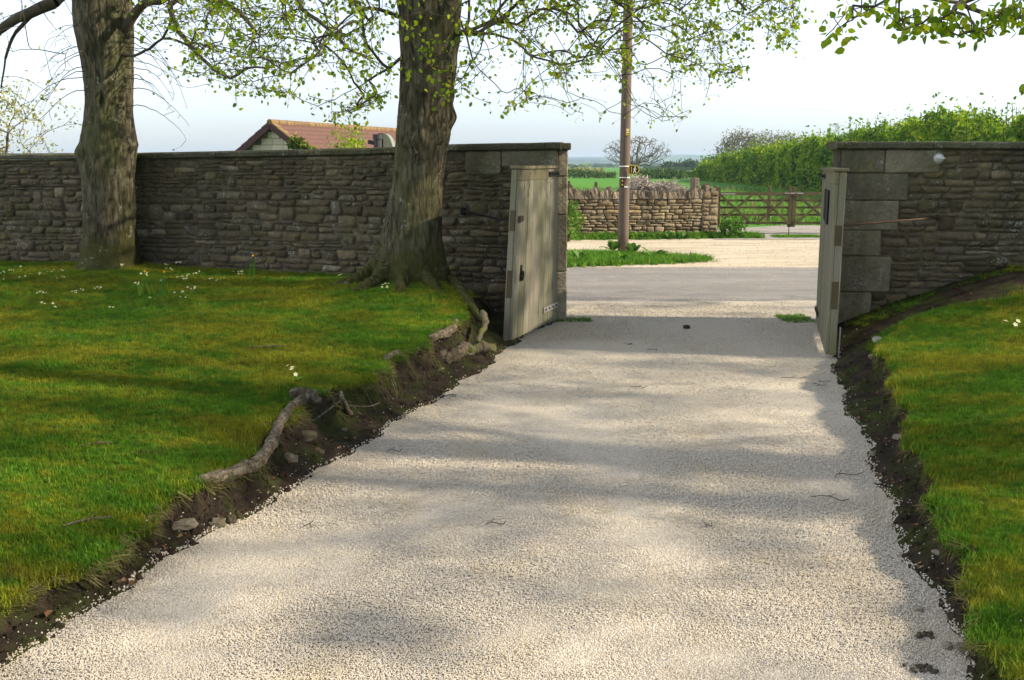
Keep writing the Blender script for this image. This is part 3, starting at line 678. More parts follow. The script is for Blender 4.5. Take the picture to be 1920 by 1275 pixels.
# far roadside wall -------------------------------------------------------
PF = Path(spline([(-4, 23.3, 0), (1.1, 23.75, 0), (3, 23.95, 0), (4.98, 24.25, 0)], 6))
wf = thing('stone_wall', PF(6, -.2, 0), 'low tan dry stone wall with upright cope stones, across the road', 'wall')
uS = 4.4; uE = PF.len
core(PF, wf, uS, uE - .02, -.1, lambda u: .90, .36, MT['soil'], -.012)
slab(PF, wf, 'cope_bed', uS, uE - .42, .90, 1.06, -.30, -.03, MT['cope_far'], rr, 12)
rubble(PF, wf, uS, uE - .4, -.02, .90, (.045, .11), (.14, .46), MT['far_stone'], 31, [], 280, dep=(.0, .012), sharp=1., gap=(.006, .014))
rubble(PF, wf, uE - .4, uE - .01, -.02, 1.05, (.07, .12), (.12, .36), MT['far_stone'], 37, [], 60, dep=(.02, .035), sharp=.9, gap=(.006, .012))
MB().box(0, 1, 0, 1, 0, 1).map(lambda v: PF(uE - .4 + v.x * .41, .01 - v.y * .38, -.05 + v.z * 1.12)).build('end_pier', MT['far_stone'], wf)
u = uS
while u < uE - .45:
    wd = rr.uniform(.06, .16); h = rr.uniform(.17, .25) + (.05 if rr.random() < .2 else 0); V = []; tl_ = rr.uniform(-.02, .02)
    for o_ in (.03, -.34):
        for a, z in ((-1, 0), (1, 0), (1, .74), (.8, .93), (.3, 1), (-.4, .99), (-.95, .78)):
            V.append(PF(u + wd / 2 + a * wd / 2 * .94 + tl_ * z, o_ + rr.uniform(-.02, .02), .90 + z * h * (1 if o_ > 0 else .95)))
    Fc = [tuple(range(7)), tuple(range(13, 6, -1))] + [(i, 7 + i, 7 + (i + 1) % 7, (i + 1) % 7) for i in range(7)]
    obj('cope_stone', V, Fc, MT['cope_far'], wf); u += wd
for uu, h, wd in ((uE - .62, .33, .12), (uE - .34, .16, .1), (uE - .2, .09, .12)):
    MB().cbox(0, wd, -.34, .0, 0, h + .1, .015).map(lambda v: PF(uu + v.x, v.y + .02, .96 + v.z)).build('cope_stone', MT['cope_far'], wf)

# ------------------------------------------------------------------ wooden drive gates
def leaf_map(hinge, free, lean_h, lean_f):
    h = Vector(hinge); f = Vector(free); d = (f - h); L = d.length; d.normalize(); nrm = Vector((-d.y, d.x, 0))
    def fn(v):                       # v = (u along the leaf from the hinge, n out of its face, z)
        k = v.x / L; sh = (lean_h * (1 - k) + lean_f * k) * v.z
        return h + d * v.x + nrm * (v.y) + Vector((sh, 0, v.z))
    return fn, L
def make_gate(name, hinge, free, lean_h, lean_f, side, top, label, boards):
    fn, L = leaf_map(hinge, free, lean_h, lean_f); t = thing(name, hinge, label, 'gate')
    s = side; r = random.Random(len(label)); th = .028
    # side = +1: the boarded face looks along +normal
    bw = L / boards
    for k in range(boards):
        a, b = k * bw + .003, (k + 1) * bw - .003; o_ = r.uniform(0, .004)
        y0, y1 = sorted((0., s * (th + o_)))
        MB().cbox(a, b, y0, y1, .035, top - .14, .004).map(fn).build('board', MT['gate_wood'], t)
    y0, y1 = sorted((0., s * (th + .004)))
    MB().cbox(.0, L, y0, y1, top - .137, top - .03, .005).map(fn).build('top_rail', MT['gate_rail'], t)
    y0, y1 = sorted((-s * .075, s * .05))
    MB().cbox(-.02, L + .02, y0, y1, top - .028, top, .006).map(fn).build('cap_rail', MT['gate_rail'], t)
    for a, b in ((.0, .10), (L - .10, L)):
        y0, y1 = sorted((-s * .062, -s * .002)); MB().cbox(a, b, y0, y1, .03, top - .03, .006).map(fn).build('stile', MT['gate_wood'], t)
    for z in (.12, .8, top - .2):
        y0, y1 = sorted((-s * .05, -s * .002)); MB().cbox(.102, L - .102, y0, y1, z, z + .12, .004).map(fn).build('ledge', MT['gate_rail'], t)
    y0, y1 = sorted((-s * .05, -s * .002))
    MB().beam((.13, -s * .026, .25), (L - .13, -s * .026, .79), .045, .1).map(fn).build('brace', MT['gate_rail'], t)
    MB().beam((.13, -s * .026, .93), (L - .13, -s * .026, top - .21), .045, .1).map(fn).build('brace', MT['gate_rail'], t)
    return t, fn, L
def strap(t, fn, s, u0, u1, z, h, y, mat, bolts=5):
    y0, y1 = sorted((y, y + s * .006)); st_ = MB().box(u0, u1, y0, y1, z, z + h).map(fn).build('hinge_strap', mat, t)
    for k in range(bolts):
        u = u0 + (k + .5) * (u1 - u0) / bolts; c = Vector((u, y + s * .006, z + h / 2))
        MB().tube([c, c + Vector((0, s * .010, 0))], .010, 8).map(fn).build('bolt', MT['iron'], st_)
gA, fA, LA = make_gate('wooden_gate', (.470, 10.98, 0), (-.035, 9.62, 0), .004, .052, 1, 1.72, 'weathered grey board gate leaf standing open against the left wall, sunlit', 9)
strap(gA, fA, 1, .0, .42, 1.72 - .115, .055, .036, MT['iron'])
strap(gA, fA, 1, .0, .50, .17, .06, .036, MT['grey_metal'], 4)
hd = MB().cbox(LA - .20, LA - .15, .034, .040, .60, .76, .002).map(fA).build('ring_handle', MT['iron'], gA)
ring = [Vector((LA - .175 + .028 * math.cos(a), .052, .655 + .045 * math.sin(a))) for a in np.linspace(0, 6.283, 15)]
MB().tube(ring, .008, 6).map(fA).build('ring', MT['iron'], hd)
MB().cbox(LA - .12, LA + .004, .034, .055, 1.19, 1.245, .004).map(fA).build('lock_block', MT['rust'], gA)
MB().box(LA + .0005, LA + .004, -.05, .0, .45, .72).map(fA).build('edge_plate', MT['field_wood'], gA)
MB().box(LA + .0005, LA + .004, -.05, .0, 1.1, 1.30).map(fA).build('edge_plate', MT['field_wood'], gA)

gB, fB, LB = make_gate('wooden_gate', (3.365, 10.80, 0), (2.875, 8.88, 0), -.004, .004, -1, 1.70, 'weathered board gate leaf with black letter plates, on the right of the drive', 11)
strap(gB, fB, -1, .0, .55, 1.70 - .115, .055, -.036, MT['iron'])
strap(gB, fB, -1, .0, .55, .16, .055, -.036, MT['iron'])
MB().box(.62, .84, -.042, -.033, 1.19, 1.49).map(fB).build('letter_plate', MT['black_plate'], gB)
MB().box(.98, 1.32, -.046, -.033, 1.17, 1.49).map(fB).build('letter_plate', MT['black_plate'], gB)
MB().box(LB + .0005, LB + .004, -.01, .05, 1.02, 1.2).map(fB).build('edge_plate', MT['field_wood'], gB)
MB().box(LB + .0005, LB + .004, -.01, .05, .45, .7).map(fB).build('edge_plate', MT['field_wood'], gB)
MB().tube([fB(Vector((LB - .05, .09, .0))), fB(Vector((LB - .05, .09, .28)))], .008, 6).build('drop_bolt', MT['grey_metal'], gB)
# stays that hold the gates back
q0 = fB(Vector((LB - .06, .07, 1.20))); q1 = PR(1.02, .03, 1.19)
st = thing('gate_stay', q1, 'thin rusty iron stay bar from the right gate to the wall', 'stay bar')
MB().tube([q0, q1], .011, 8).build('bar', MT['rust'], st); MB().cbox(q1.x - .015, q1.x + .02, q1.y - .012, q1.y + .1, 1.165, 1.22, .006).build('wall_socket', MT['rust'], st)
q0 = fA(Vector((LA - .06, -.07, 1.19))); q1 = PL(1.05, .03, 1.22)
st = thing('gate_stay', q1, 'dark iron stay bar from the left gate to the shaded wall', 'stay bar')
MB().tube([q0, q1], .010, 8).build('bar', MT['iron'], st); MB().cbox(q1.x - .03, q1.x + .03, q1.y - .02, q1.y + .1, 1.18, 1.26, .01).build('wall_socket', MT['iron'], st)
# bulkhead lamp
p = PR(.98, .03, 1.795); lp = thing('bulkhead_lamp', p, 'small white oval bulkhead lamp high on the right wall', 'lamp')
def dome(c, rx, rz, d, nU=14, nV=5):
    V = []; Fc = []
    for j in range(nV):
        a = j / (nV - 1) * math.pi / 2
        for i in range(nU):
            b = i / nU * 2 * math.pi; V.append((c.x + rx * math.cos(a) * math.cos(b) , c.y - d * math.sin(a), c.z + rz * math.cos(a) * math.sin(b)))
    for j in range(nV - 1):
        for i in range(nU): Fc.append((j * nU + i, j * nU + (i + 1) % nU, (j + 1) * nU + (i + 1) % nU, (j + 1) * nU + i))
    return V, Fc
V, Fc = dome(p, .052, .044, .045); obj('housing', V, Fc, MT['white_plastic'], lp, True)
MB().box(p.x - .045, p.x + .045, p.y - .056, p.y - .03, p.z - .006, p.z + .006).build('guard_bar', MT['white_plastic'], lp)
MB().tube([p + Vector((0, .03, 0)), p + Vector((0, -.005, 0))], .056, 16).build('base_ring', MT['grey_metal'], lp)

# ------------------------------------------------------------------ utility pole and its signs
pb = at_z(1168, 470, 0); po = thing('utility_pole', pb, 'tall round brown wooden utility pole on the roadside grass', 'pole')
zs_ = np.linspace(-.1, 8.6, 16); MB().tube([(pb.x + .015 * (z / 8), pb.y, z) for z in zs_], [.109 - .0035 * z for z in zs_], 20).build('shaft', MT['pole_wood'], po, True)
for k, z in enumerate((7.9, 8.2)): MB().beam((pb.x - .7, pb.y - .14, z), (pb.x + .7, pb.y - .14, z), .08, .09).build('crossarm', MT['pole_wood'], po)
def polez(py): return at_y(1168, py, pb.y - .12).z
for py in (312, 333): MB().tube([(pb.x, pb.y, polez(py) - .010), (pb.x, pb.y, polez(py) + .010)], .1085, 20).build('steel_band', MT['white_paint'], po, True)
def plate(name, x0, x1, py0, py1, mat, par, off=.115):
    z0, z1 = polez(py1), polez(py0); return MB().box(x0, x1, pb.y - off, pb.y - off + .012, z0, z1).build(name, mat, par)
def pxx(px): return at_y(px, 330, pb.y - .13).x
tg = plate('warning_tag', pxx(1172), pxx(1179), 240, 254, MT['yellow_paint'], po, .112); 
for a, b in ((242.5, 245), (247.5, 249)): plate('tag_print', pxx(1173.3), pxx(1177.7), a, b, MT['white_paint'], tg, .115)
plate('white_mark', pxx(1171), pxx(1178), 349, 352, MT['white_paint'], po, .112)
nb = plate('number_plate', pxx(1164.5), pxx(1170), 335, 351, MT['black_paint'], po, .117)
for a, b in ((337, 341), (344.5, 348.5)): plate('digit', pxx(1166), pxx(1168.6), a, b, MT['yellow_paint'], nb, .120)
z0, z1 = polez(327), polez(309); zm = (z0 + z1) / 2
sg = thing('footpath_sign', (pxx(1190), pb.y - .15, z0), 'small black and yellow footpath arrow sign with walking figure, on the pole', 'sign')
def poly3(name, pts, y, d, mat, par):
    n = len(pts); V = [(x, y, z) for x, z in pts] + [(x, y + d, z) for x, z in pts]
    return obj(name, V, [tuple(range(n)), tuple(range(2 * n - 1, n - 1, -1))] + [(i, n + i, n + (i + 1) % n, (i + 1) % n) for i in range(n)], mat, par)
xa, xb, xc = pxx(1178.5), pxx(1194), pxx(1200)
poly3('board', [(xa, z0), (xb, z0), (xc, zm), (xb, z1), (xa, z1)], pb.y - .150, .012, MT['yellow_paint'], sg)
m_ = .022; poly3('black_panel', [(xa + m_, z0 + m_), (xb - .006, z0 + m_), (xc - .03, zm), (xb - .006, z1 - m_), (xa + m_, z1 - m_)], pb.y - .154, .003, MT['black_paint'], sg)
poly3('yellow_stroke', [(xa + .045, z0 + .035), (xa + .062, z0 + .035), (xa + .062, z1 - .035), (xa + .045, z1 - .035)], pb.y - .157, .002, MT['yellow_paint'], sg)
fx = xb - .045
fig = MB()
for p_, q_, wd in (((fx, zm + .035), (fx - .008, zm - .012), .026), ((fx - .006, zm - .01), (fx - .030, zm - .062), .015), ((fx - .004, zm - .01), (fx + .024, zm - .06), .015), ((fx + .002, zm + .03), (fx + .032, zm + .002), .011), ((fx, zm + .03), (fx - .030, zm + .006), .011)):
    fig.beam((p_[0], pb.y - .157, p_[1]), (q_[0], pb.y - .157, q_[1]), wd, .003, (0, 1, 0))
fig.tube([(fx + .004, pb.y - .159, zm + .053), (fx + .004, pb.y - .155, zm + .053)], .014, 10)
fig.build('walking_figure', MT['white_paint'], sg)

# ------------------------------------------------------------------ field gates beyond the road
def field_gate(x0, x1, y, z0, z1, label, nbr, dy=0):
    t = thing('field_gate', ((x0 + x1) / 2, y, 0), label, 'gate'); L = x1 - x0
    for k in range(5):
        z = z0 + .04 + (z1 - z0 - .08) * (k / 4) ** .92
        MB().beam((x0, y, z), (x1, y + dy, z), .03, .07 if k == 4 else .05).build('rail', MT['field_wood'], t)
    for x in (x0 + .04, x1 - .04): MB().beam((x, y - .008, z0 - .06), (x, y - .008, z1 + .12), .085, .05).build('stile', MT['field_wood'], t)
    seg = L / nbr
    for k in range(nbr):
        a, b = x0 + k * seg + .05, x0 + (k + 1) * seg - .05
        MB().beam((a, y - .036, z1 - .04), (b, y - .036, z0 + .02), .03, .055, (0, 0, 1)).build('brace', MT['field_wood'], t)
        MB().beam((a, y - .068, z0 + .02), (b, y - .068, z1 - .04), .03, .055, (0, 0, 1)).build('brace', MT['field_wood'], t)
    return t
yg = 25.1
zT = at_y(1400, 360, yg).z; zB = at_y(1400, 421, yg).z; xL, xM, xRr = at_y(1343, 400, yg).x, at_y(1484, 400, yg).x, at_y(1640, 400, yg).x
fg = field_gate(xL, xM - .01, yg, zB, zT, 'five barred timber field gate leaf next to the end of the low stone wall', 2)
MB().beam((xL + .02, yg - .03, zT - .045), (xL + .45, yg - .03, zT - .045), .006, .03).build('hinge_strap', MT['grey_metal'], fg)
MB().beam((xM - .06, yg - .05, zB), (xM - .06, yg - .05, -.04), .015, .015).build('drop_bolt', MT['iron'], fg)
fg2 = field_gate(xM + .01, xRr, yg, zB, zT, 'five barred timber field gate leaf partly hidden by the right drive gate', 2)
MB().beam((xM - .2, yg - .03, zT - .03), (xM + .26, yg - .03, zT - .03), .012, .03).build('latch', MT['grey_metal'], fg2)
MB().cbox(xRr + .02, xRr + .2, yg - .09, yg + .09, -.1, 1.35, .01).build('hanging_post', MT['field_wood'], fg2)
for px, py0, Y, wd, lb in ((1324, 344, 25.3, .17, 'stout square timber gate post behind the low wall end'), (1341, 347, 25.8, .07, 'thin timber post next to the field gate hinge'), (1443, 349, 30, .09, 'slim timber fence post standing behind the field gate'), (1117, 341, 34, .10, 'single timber fence post in the field behind the low wall')):
    p = at_y(px, py0, Y); MB().cbox(p.x - wd / 2, p.x + wd / 2, Y - wd / 2, Y + wd / 2, -.1, p.z, .012).map(lambda v: v + Vector(((v.z) * .01, 0, 0))).build('fence_post', MT['field_wood']); o = COL.objects[-1]
    props(o, lb, 'post')
# fence stile left behind the wall end
Y = 27.5; t = thing('field_fence', at_z(1060, 420, 0), 'short grey timber rail fence beside the left jamb, behind the low wall', 'fence')
a = at_y(1030, 344, Y); b = at_y(1066, 342, Y)
for py in (343, 355): MB().beam(at_y(1000, py, Y), at_y(1066, py, Y), .05, .09).build('rail', MT['field_wood'], t)
p = at_y(1065, 339, Y); MB().cbox(p.x - .06, p.x + .06, Y - .06, Y + .06, -.1, p.z, .01).build('post', MT['field_wood'], t)
MB().beam(at_y(1066, 345, Y), at_y(1086, 372, Y), .05, .09).build('strut', MT['field_wood'], t)

# ------------------------------------------------------------------ house with the red roof
HA = at_y(510, 229, 30.); ang = R(20); dr = Vector((math.sin(ang), math.cos(ang), 0)); ax = Vector((math.cos(ang), -math.sin(ang), 0))
hs = thing('stone_house', (HA.x, HA.y, 0), 'low pale stone house with a red tiled roof, behind the left wall', 'house')
pit = math.tan(R(35)); HW = 3.2; HL = 11.2; ez = HA.z - HW * pit
def hp(a, l, z): return Vector((HA.x, HA.y, 0)) + ax * a + dr * l + Vector((0, 0, z))
wt = .12
V = [hp(-HW + .3, .06, -.2), hp(HW - .3, .06, -.2), hp(HW - .3, .06, ez + .3 * pit - wt), hp(0, .06, HA.z - wt), hp(-HW + .3, .06, ez + .3 * pit - wt)]
V += [hp(-HW + .3, HL, -.2), hp(HW - .3, HL, -.2), hp(HW - .3, HL, ez + .3 * pit - wt), hp(0, HL, HA.z - wt), hp(-HW + .3, HL, ez + .3 * pit - wt)]
obj('wall', V, [(0, 1, 2, 3, 4), (9, 8, 7, 6, 5), (0, 5, 6, 1), (1, 6, 7, 2), (4, 9, 5, 0)], MT['mortar'], hs)
z = HA.z - 1.6; r = random.Random(2); row = 0
while z < HA.z - .2:
    hw = (HA.z - wt - .02 - (z + .185)) / pit
    a = -HW + .3 - (row % 2) * .2
    while a < HW:
        wd = r.choice([.30, .38, .44]); x0, x1 = max(a, -hw), min(a + wd - .012, hw)
        if x1 - x0 > .06: MB().box(x0, x1, 0, 1, z, z + .178).map(lambda v: hp(v.x, .045 + .03 * v.y, v.z)).build('block', MT['gable_block'], hs)
        a += wd
    z += .19; row += 1
for sgn in (-1, 1):
    V = [hp(0, -.12, HA.z), hp(sgn * (HW + .2), -.12, ez - .2 * pit), hp(sgn * (HW + .2), HL + .1, ez - .2 * pit), hp(0, HL + .1, HA.z)]
    V += [v - Vector((0, 0, .10)) for v in V]
    rf = obj('roof', V, BOXF, MT['roof_tile'], hs)
    MB().beam(hp(0, -.135, HA.z - .10), hp(sgn * (HW + .2), -.135, ez - .2 * pit - .10), .03, .16).build('verge_board', MT['fascia'], rf)
    nv = 14
    for k in range(nv):
        a0, a1 = k / nv * (HW + .2), (k + 1) / nv * (HW + .2) + .03
        MB().beam(hp(sgn * a0, -.02, HA.z - a0 * pit + .005), hp(sgn * a1, -.02, HA.z - a1 * pit + .03), .26, .03).build('verge_tile', MT['ridge_tile'] if (sgn > 0 and k < 6) else MT['roof_tile'], rf)
l = -.14
while l < HL:
    MB().tube([hp(0, l, HA.z - .01), hp(0, l + .40, HA.z - .005)], [.095, .088], 10).build('ridge_tile', MT['ridge_tile'], hs); l += .41

# leaf clumps ---------------------------------------------------------------
LEAFV = np.array([(0, 0, 0), (-.34, .28, .05), (-.30, .66, .04), (0, 1, -.08), (.30, .66, .04), (.34, .28, .05), (0, .5, -.05)])
LEAFF = np.array([(0, 6, 1), (1, 6, 2), (2, 6, 3), (3, 6, 4), (4, 6, 5), (5, 6, 0)])
QV = np.array([(-.32, 0, 0), (.32, 0, 0), (.26, .75, .05), (0, 1.05, -.05), (-.26, .75, .05)]); QF = np.array([(0, 1, 2), (0, 2, 4), (4, 2, 3)])
def frames(n, r, down=0., spread=1.):
    d = r.normal(size=(n, 3)) * spread; d[:, 2] -= down; d /= np.linalg.norm(d, axis=1)[:, None]
    a = r.normal(size=(n, 3)); x = np.cross(d, a); x /= np.linalg.norm(x, axis=1)[:, None]; z = np.cross(x, d)
    return x, d, z
def leaves_mesh(P, size, r, down=.6, tv=LEAFV, tf=LEAFF):
    n = len(P); x, d, z = frames(n, r, down); s = np.broadcast_to(np.asarray(size, float), (n,))
    M = np.stack([x, d, z], 2) * s[:, None, None]
    V = np.einsum('nij,kj->nki', M, tv) + P[:, None, :]
    Fc = tf[None] + (np.arange(n) * len(tv))[:, None, None]
    return V.reshape(-1, 3), Fc.reshape(-1, 3), M
def ivy(P, size, name, mat, parent, r, down=.3, kind=None):
    V, Fc, _ = leaves_mesh(P, size, r, down, QV, QF); return obj_np(name, V, Fc, mat, parent, False, kind)
r = np.random.default_rng(4)
t_ = r.uniform(.25, .75, 2200); P = np.array([list(hp(.12 + q * 2.6 + r.normal() * .06 * (1 + q), -.17 + r.uniform(-.05, .12), HA.z - q * 2.6 * pit - .12 + r.normal() * .07 * (1 + 1.2 * q))) for q in t_])
iv = thing('ivy', hp(1.8, -.1, 0), 'green and yellow ivy climbing the right verge of the house gable', 'ivy')
ivy(P, .11, 'foliage', MT['ivy_leaf'], iv, r); MB().tube(spline([hp(1.9, -.14, -.1), hp(2.0, -.15, HA.z - 1.8), hp(1.1, -.16, HA.z - .9)], 5), .02, 6).build('stem', MT['twig_bark'], iv)
def bush(name, c, rx, ry, rz, n, size, mat, label, cat, seed, group=None, shoots=.25, stems=7):
    r = np.random.default_rng(seed); t = thing(name, (c[0], c[1], c[2]), label, cat, group)
    d = r.normal(size=(n, 3)); d /= np.linalg.norm(d, axis=1)[:, None]; d[:, 2] = np.abs(d[:, 2]) * r.choice([1, 1, 1, -.3], n)
    lump = 1 + .28 * vnoise(d[:, :2] * 2.3 + seed, 2.2, seed) + r.normal(size=n) * .08
    rad = r.uniform(.55, 1.0, n) ** .6 * lump
    P = np.stack([c[0] + d[:, 0] * rx * rad, c[1] + d[:, 1] * ry * rad, c[2] + rz * (.45 + .62 * d[:, 2] * rad)], 1)
    m = r.random(n) < shoots; P[m, 2] += np.abs(r.normal(size=m.sum())) * rz * .16 * (d[m, 2] > 0)
    ivy(P, size * r.uniform(.6, 1.3, n), 'foliage', mat, t, r)
    m = MB()
    for k in range(stems):
        a = r.uniform(0, 6.28); q = np.array([c[0] + math.cos(a) * rx * .5, c[1] + math.sin(a) * ry * .5, c[2] + rz * r.uniform(.6, .95)])
        m.tube([(c[0] + math.cos(a) * .1, c[1] + math.sin(a) * .1, c[2] - .1), (c[0] + math.cos(a) * rx * .2, c[1] + math.sin(a) * ry * .2, c[2] + rz * .35), q], [.03, .02, .008], 5)
    m.build('stems', MT['twig_bark'], t); return t
p = at_y(652, 256, 19.); bush('leafy_shrub', (p.x, 19, 0), .5, .5, p.z - .18, 5000, .05, MT['hedge_leaf'], 'light green leafy shrub top in front of the red roof', 'shrub', 3)
# flue pipe and pale curved panel behind the wall
p = at_y(708, 252, 17.); fl = thing('flue_pipe', (p.x, 17, 0), 'dark metal flue with side stub and pale curved panel, above the left wall', 'flue')
MB().tube([(p.x, 17, 0), (p.x, 17, p.z - .08), (p.x, 17, p.z - .08), (p.x, 17, p.z)], [.07, .07, .085, .085], 14).build('pipe', MT['flue'], fl)
MB().tube([(p.x - .06, 17, p.z - .14), (p.x - .16, 17, p.z - .12)], .035, 10).build('stub', MT['flue'], fl)
pts = [(p.x + .10 + .16 * math.sin(a), p.z + .02 - .36 * (1 - math.cos(a))) for a in np.linspace(0, 1.5, 8)]
V = []
for x, z in pts: V += [(x, 17.0, z), (x, 17.5, z)]
V2 = V + [(p.x + .09, y, z) for x, y, z in V]
n = len(pts); Fc = [(2 * i, 2 * i + 1, 2 * i + 3, 2 * i + 2) for i in range(n - 1)] + [(2 * n + 2 * i, 2 * i, 2 * i + 2, 2 * n + 2 * i + 2) for i in range(n - 1)]
obj('curved_panel', V2, Fc, MT['pale_panel'], fl); MB().box(p.x + .0, p.x + .09, 17.02, 17.1, 0, p.z + .02).build('bracket', MT['flue'], fl)

# ------------------------------------------------------------------ trees
def mst(seedP, seedPar, pts, bf=.3, maxlen=None):
    P = [np.array(q, float) for q in seedP]; par = list(seedPar); pl = []
    for i, q in enumerate(P): pl.append(0. if par[i] < 0 else pl[par[i]] + np.linalg.norm(q - P[par[i]]))
    pts = np.asarray(pts, float); n = len(pts); best = np.full(n, 1e9); bi = np.zeros(n, int); alive = np.ones(n, bool)
    for i, q in enumerate(P):
        c = np.linalg.norm(pts - q, axis=1) + bf * pl[i]; m = c < best; best[m] = c[m]; bi[m] = i
    for _ in range(n):
        k = int(np.argmin(np.where(alive, best, 1e9))); alive[k] = False; q = pts[k]; pi = int(bi[k])
        P.append(q); par.append(pi); pl.append(pl[pi] + np.linalg.norm(q - P[pi])); i = len(P) - 1
        c = np.linalg.norm(pts - q, axis=1) + bf * pl[i]; m = (c < best) & alive; best[m] = c[m]; bi[m] = i
    return np.array(P), np.array(par)
def tubes(A, B, ra, rb, k):
    d = B - A; l = np.linalg.norm(d, axis=1); ok = l > 1e-5; A, B, ra, rb, d, l = A[ok], B[ok], ra[ok], rb[ok], d[ok], l[ok]; d = d / l[:, None]
    ref = np.where(np.abs(d[:, 2:3]) > .9, np.array([[1., 0, 0]]), np.array([[0, 0, 1.]])); x = np.cross(d, ref); x /= np.linalg.norm(x, axis=1)[:, None]; y = np.cross(d, x)
    a = np.arange(k) / k * 2 * math.pi; cs = np.cos(a)[None, :, None]; sn = np.sin(a)[None, :, None]; ring = x[:, None] * cs + y[:, None] * sn
    V = np.concatenate([A[:, None] + ring * ra[:, None, None], B[:, None] + ring * rb[:, None, None]], 1).reshape(-1, 3)
    i = np.arange(k); f = np.stack([i, (i + 1) % k, (i + 1) % k + k, i + k], 1); Fc = (f[None] + (np.arange(len(A)) * 2 * k)[:, None, None]).reshape(-1, 4)
    return V, Fc
def network(P, par, nseed, seedrad, tip=.0022, ex=2.15, sag=.0, seed=0):
    n = len(P); rad = np.zeros(n); acc = np.zeros(n); 
    order = range(n - 1, -1, -1)
    kids = np.zeros(n, int)
    for i in order:
        rad[i] = max(tip, acc[i] ** (1 / ex) if acc[i] > 0 else tip)
        if i < nseed: rad[i] = max(rad[i] if seedrad is None else 0, seedrad[i] if seedrad is not None else 0) or rad[i]
        if par[i] >= 0: acc[par[i]] += rad[i] ** ex; kids[par[i]] += 1
    r = np.random.default_rng(seed); A = []; B = []; Ra = []; Rb = []; 
    for i in range(n):
        p = par[i]
        if p < 0: continue
        a, b = P[p], P[i]; l = np.linalg.norm(b - a); m = 1 if l < .12 else (2 if l < .3 else 4)
        dirp = (a - P[par[p]]) if par[p] >= 0 else (b - a); dn = np.linalg.norm(dirp); dirp = dirp / dn if dn > 0 else (b - a) / max(l, 1e-6)
        c1 = a + (dirp * .5 + (b - a) / max(l, 1e-6) * .5) * l * .4 + r.normal(size=3) * l * .05; c2 = b - (b - a) * .3 + np.array([0, 0, sag * l])
        prev = a; ra0 = min(rad[p], rad[i] * 1.35); pr = ra0
        for k in range(1, m + 1):
            t = k / m; q = (1 - t) ** 3 * a + 3 * (1 - t) ** 2 * t * c1 + 3 * (1 - t) * t * t * c2 + t ** 3 * b; rr_ = ra0 + (rad[i] - ra0) * t
            A.append(prev); B.append(q); Ra.append(pr); Rb.append(rr_); prev = q; pr = rr_
    return np.array(A), np.array(B), np.array(Ra), np.array(Rb), rad, kids
def trunk_mesh(rings, n=84, seed=0, bumps=(), lobes=0., zg=0., step=.035):
    """rings: list (z, cx, cy, r) ascending"""
    Rg = np.array(rings); zs = np.arange(Rg[0, 0], Rg[-1, 0], step); V = []
    xs, ys, rs = (np.interp(zs, Rg[:, 0], Rg[:, k]) for k in (1, 2, 3))
    ker = np.ones(7) / 7; sm = lambda q: np.convolve(np.pad(q, 3, 'edge'), ker, 'valid'); xs, ys, rs = sm(xs), sm(ys), sm(rs)
    for z, x, y, r0 in zip(zs, xs, ys, rs):
        fl = math.exp(-max(z - zg, 0) / .22) * lobes
        for k in range(n):
            a = k / n * 2 * math.pi; ca, sa = math.cos(a), math.sin(a); tw = a + z * .12
            r = r0 * (1 + .05 * nz(math.cos(tw) * 1.5 + seed, math.sin(tw) * 1.5, z * .9))
            fur = 1 - abs(nz(math.cos(tw) * 7 + seed, math.sin(tw) * 7, z * 1.5)) * 2
            r += .018 * fur * abs(fur) + .006 * nz(math.cos(tw) * 19, math.sin(tw) * 19 + seed, z * 5)
            r += r0 * fl * (max(0, math.cos(2.5 * a + seed)) + .6 * max(0, math.cos(4 * a + 2 * seed)))
            for ba, bz, amp, sa_, sz_ in bumps:
                da = (a - ba + math.pi) % (2 * math.pi) - math.pi
                r += amp * math.exp(-(da / sa_) ** 2 - ((z - bz) / sz_) ** 2)
            V.append((x + r * ca, y + r * sa, z))
    m = len(zs); Fc = [(i * n + k, i * n + (k + 1) % n, (i + 1) * n + (k + 1) % n, (i + 1) * n + k) for i in range(m - 1) for k in range(n)] + [tuple(range((m - 1) * n, m * n))]
    return V, Fc
def outline(secs, Y):
    out = []
    for a, b, py in secs:
        p = at_y(a, py, Y); q = at_y(b, py, Y); out.append((p.z, (p.x + q.x) / 2, Y, (q.x - p.x) / 2 * .955))
    return sorted(out)
LEAFMESH = mesh_np('leaf', LEAFV, LEAFF); LEAFMESH.materials.append(MT['lime_leaf'])
def add_leaves(t, P, sizes, r, nsingle, mat, down=.75, base=None):
    if base is not None:
        k = np.full(len(P), .0011); Vp, Fp = tubes(base, P, k, k * .8, 3); obj_np('leaf_stalks', Vp, Fp, MT['twig_bark'], t, False, 'stuff')
    V, Fc, M = leaves_mesh(P, sizes, r, down)
    x, y = pix(P); vis = (x > 0) & (x < 1920) & (y > 0) & (y < 1275); app = np.where(vis, sizes / P[:, 1], 0); od = np.argsort(-app)[:nsingle]; od = od[app[od] > 0]
    single = np.zeros(len(P), bool); single[od] = True
    for i in od:
        o = bpy.data.objects.new('leaf', LEAFMESH); COL.objects.link(o); o.parent = t
        m = Matrix([[*M[i][k], 0] for k in range(3)] + [[0, 0, 0, 1]]); m.translation = Vector(P[i].tolist()) - WLOC[t]; o.matrix_basis = m
    keep = ~single; nk = int(keep.sum()); V = V.reshape(len(P), -1, 3)[keep].reshape(-1, 3)
    Fc = (LEAFF[None] + (np.arange(nk) * len(LEAFV))[:, None, None]).reshape(-1, 3)
    obj_np('foliage', V, Fc, mat, t, False, 'stuff')

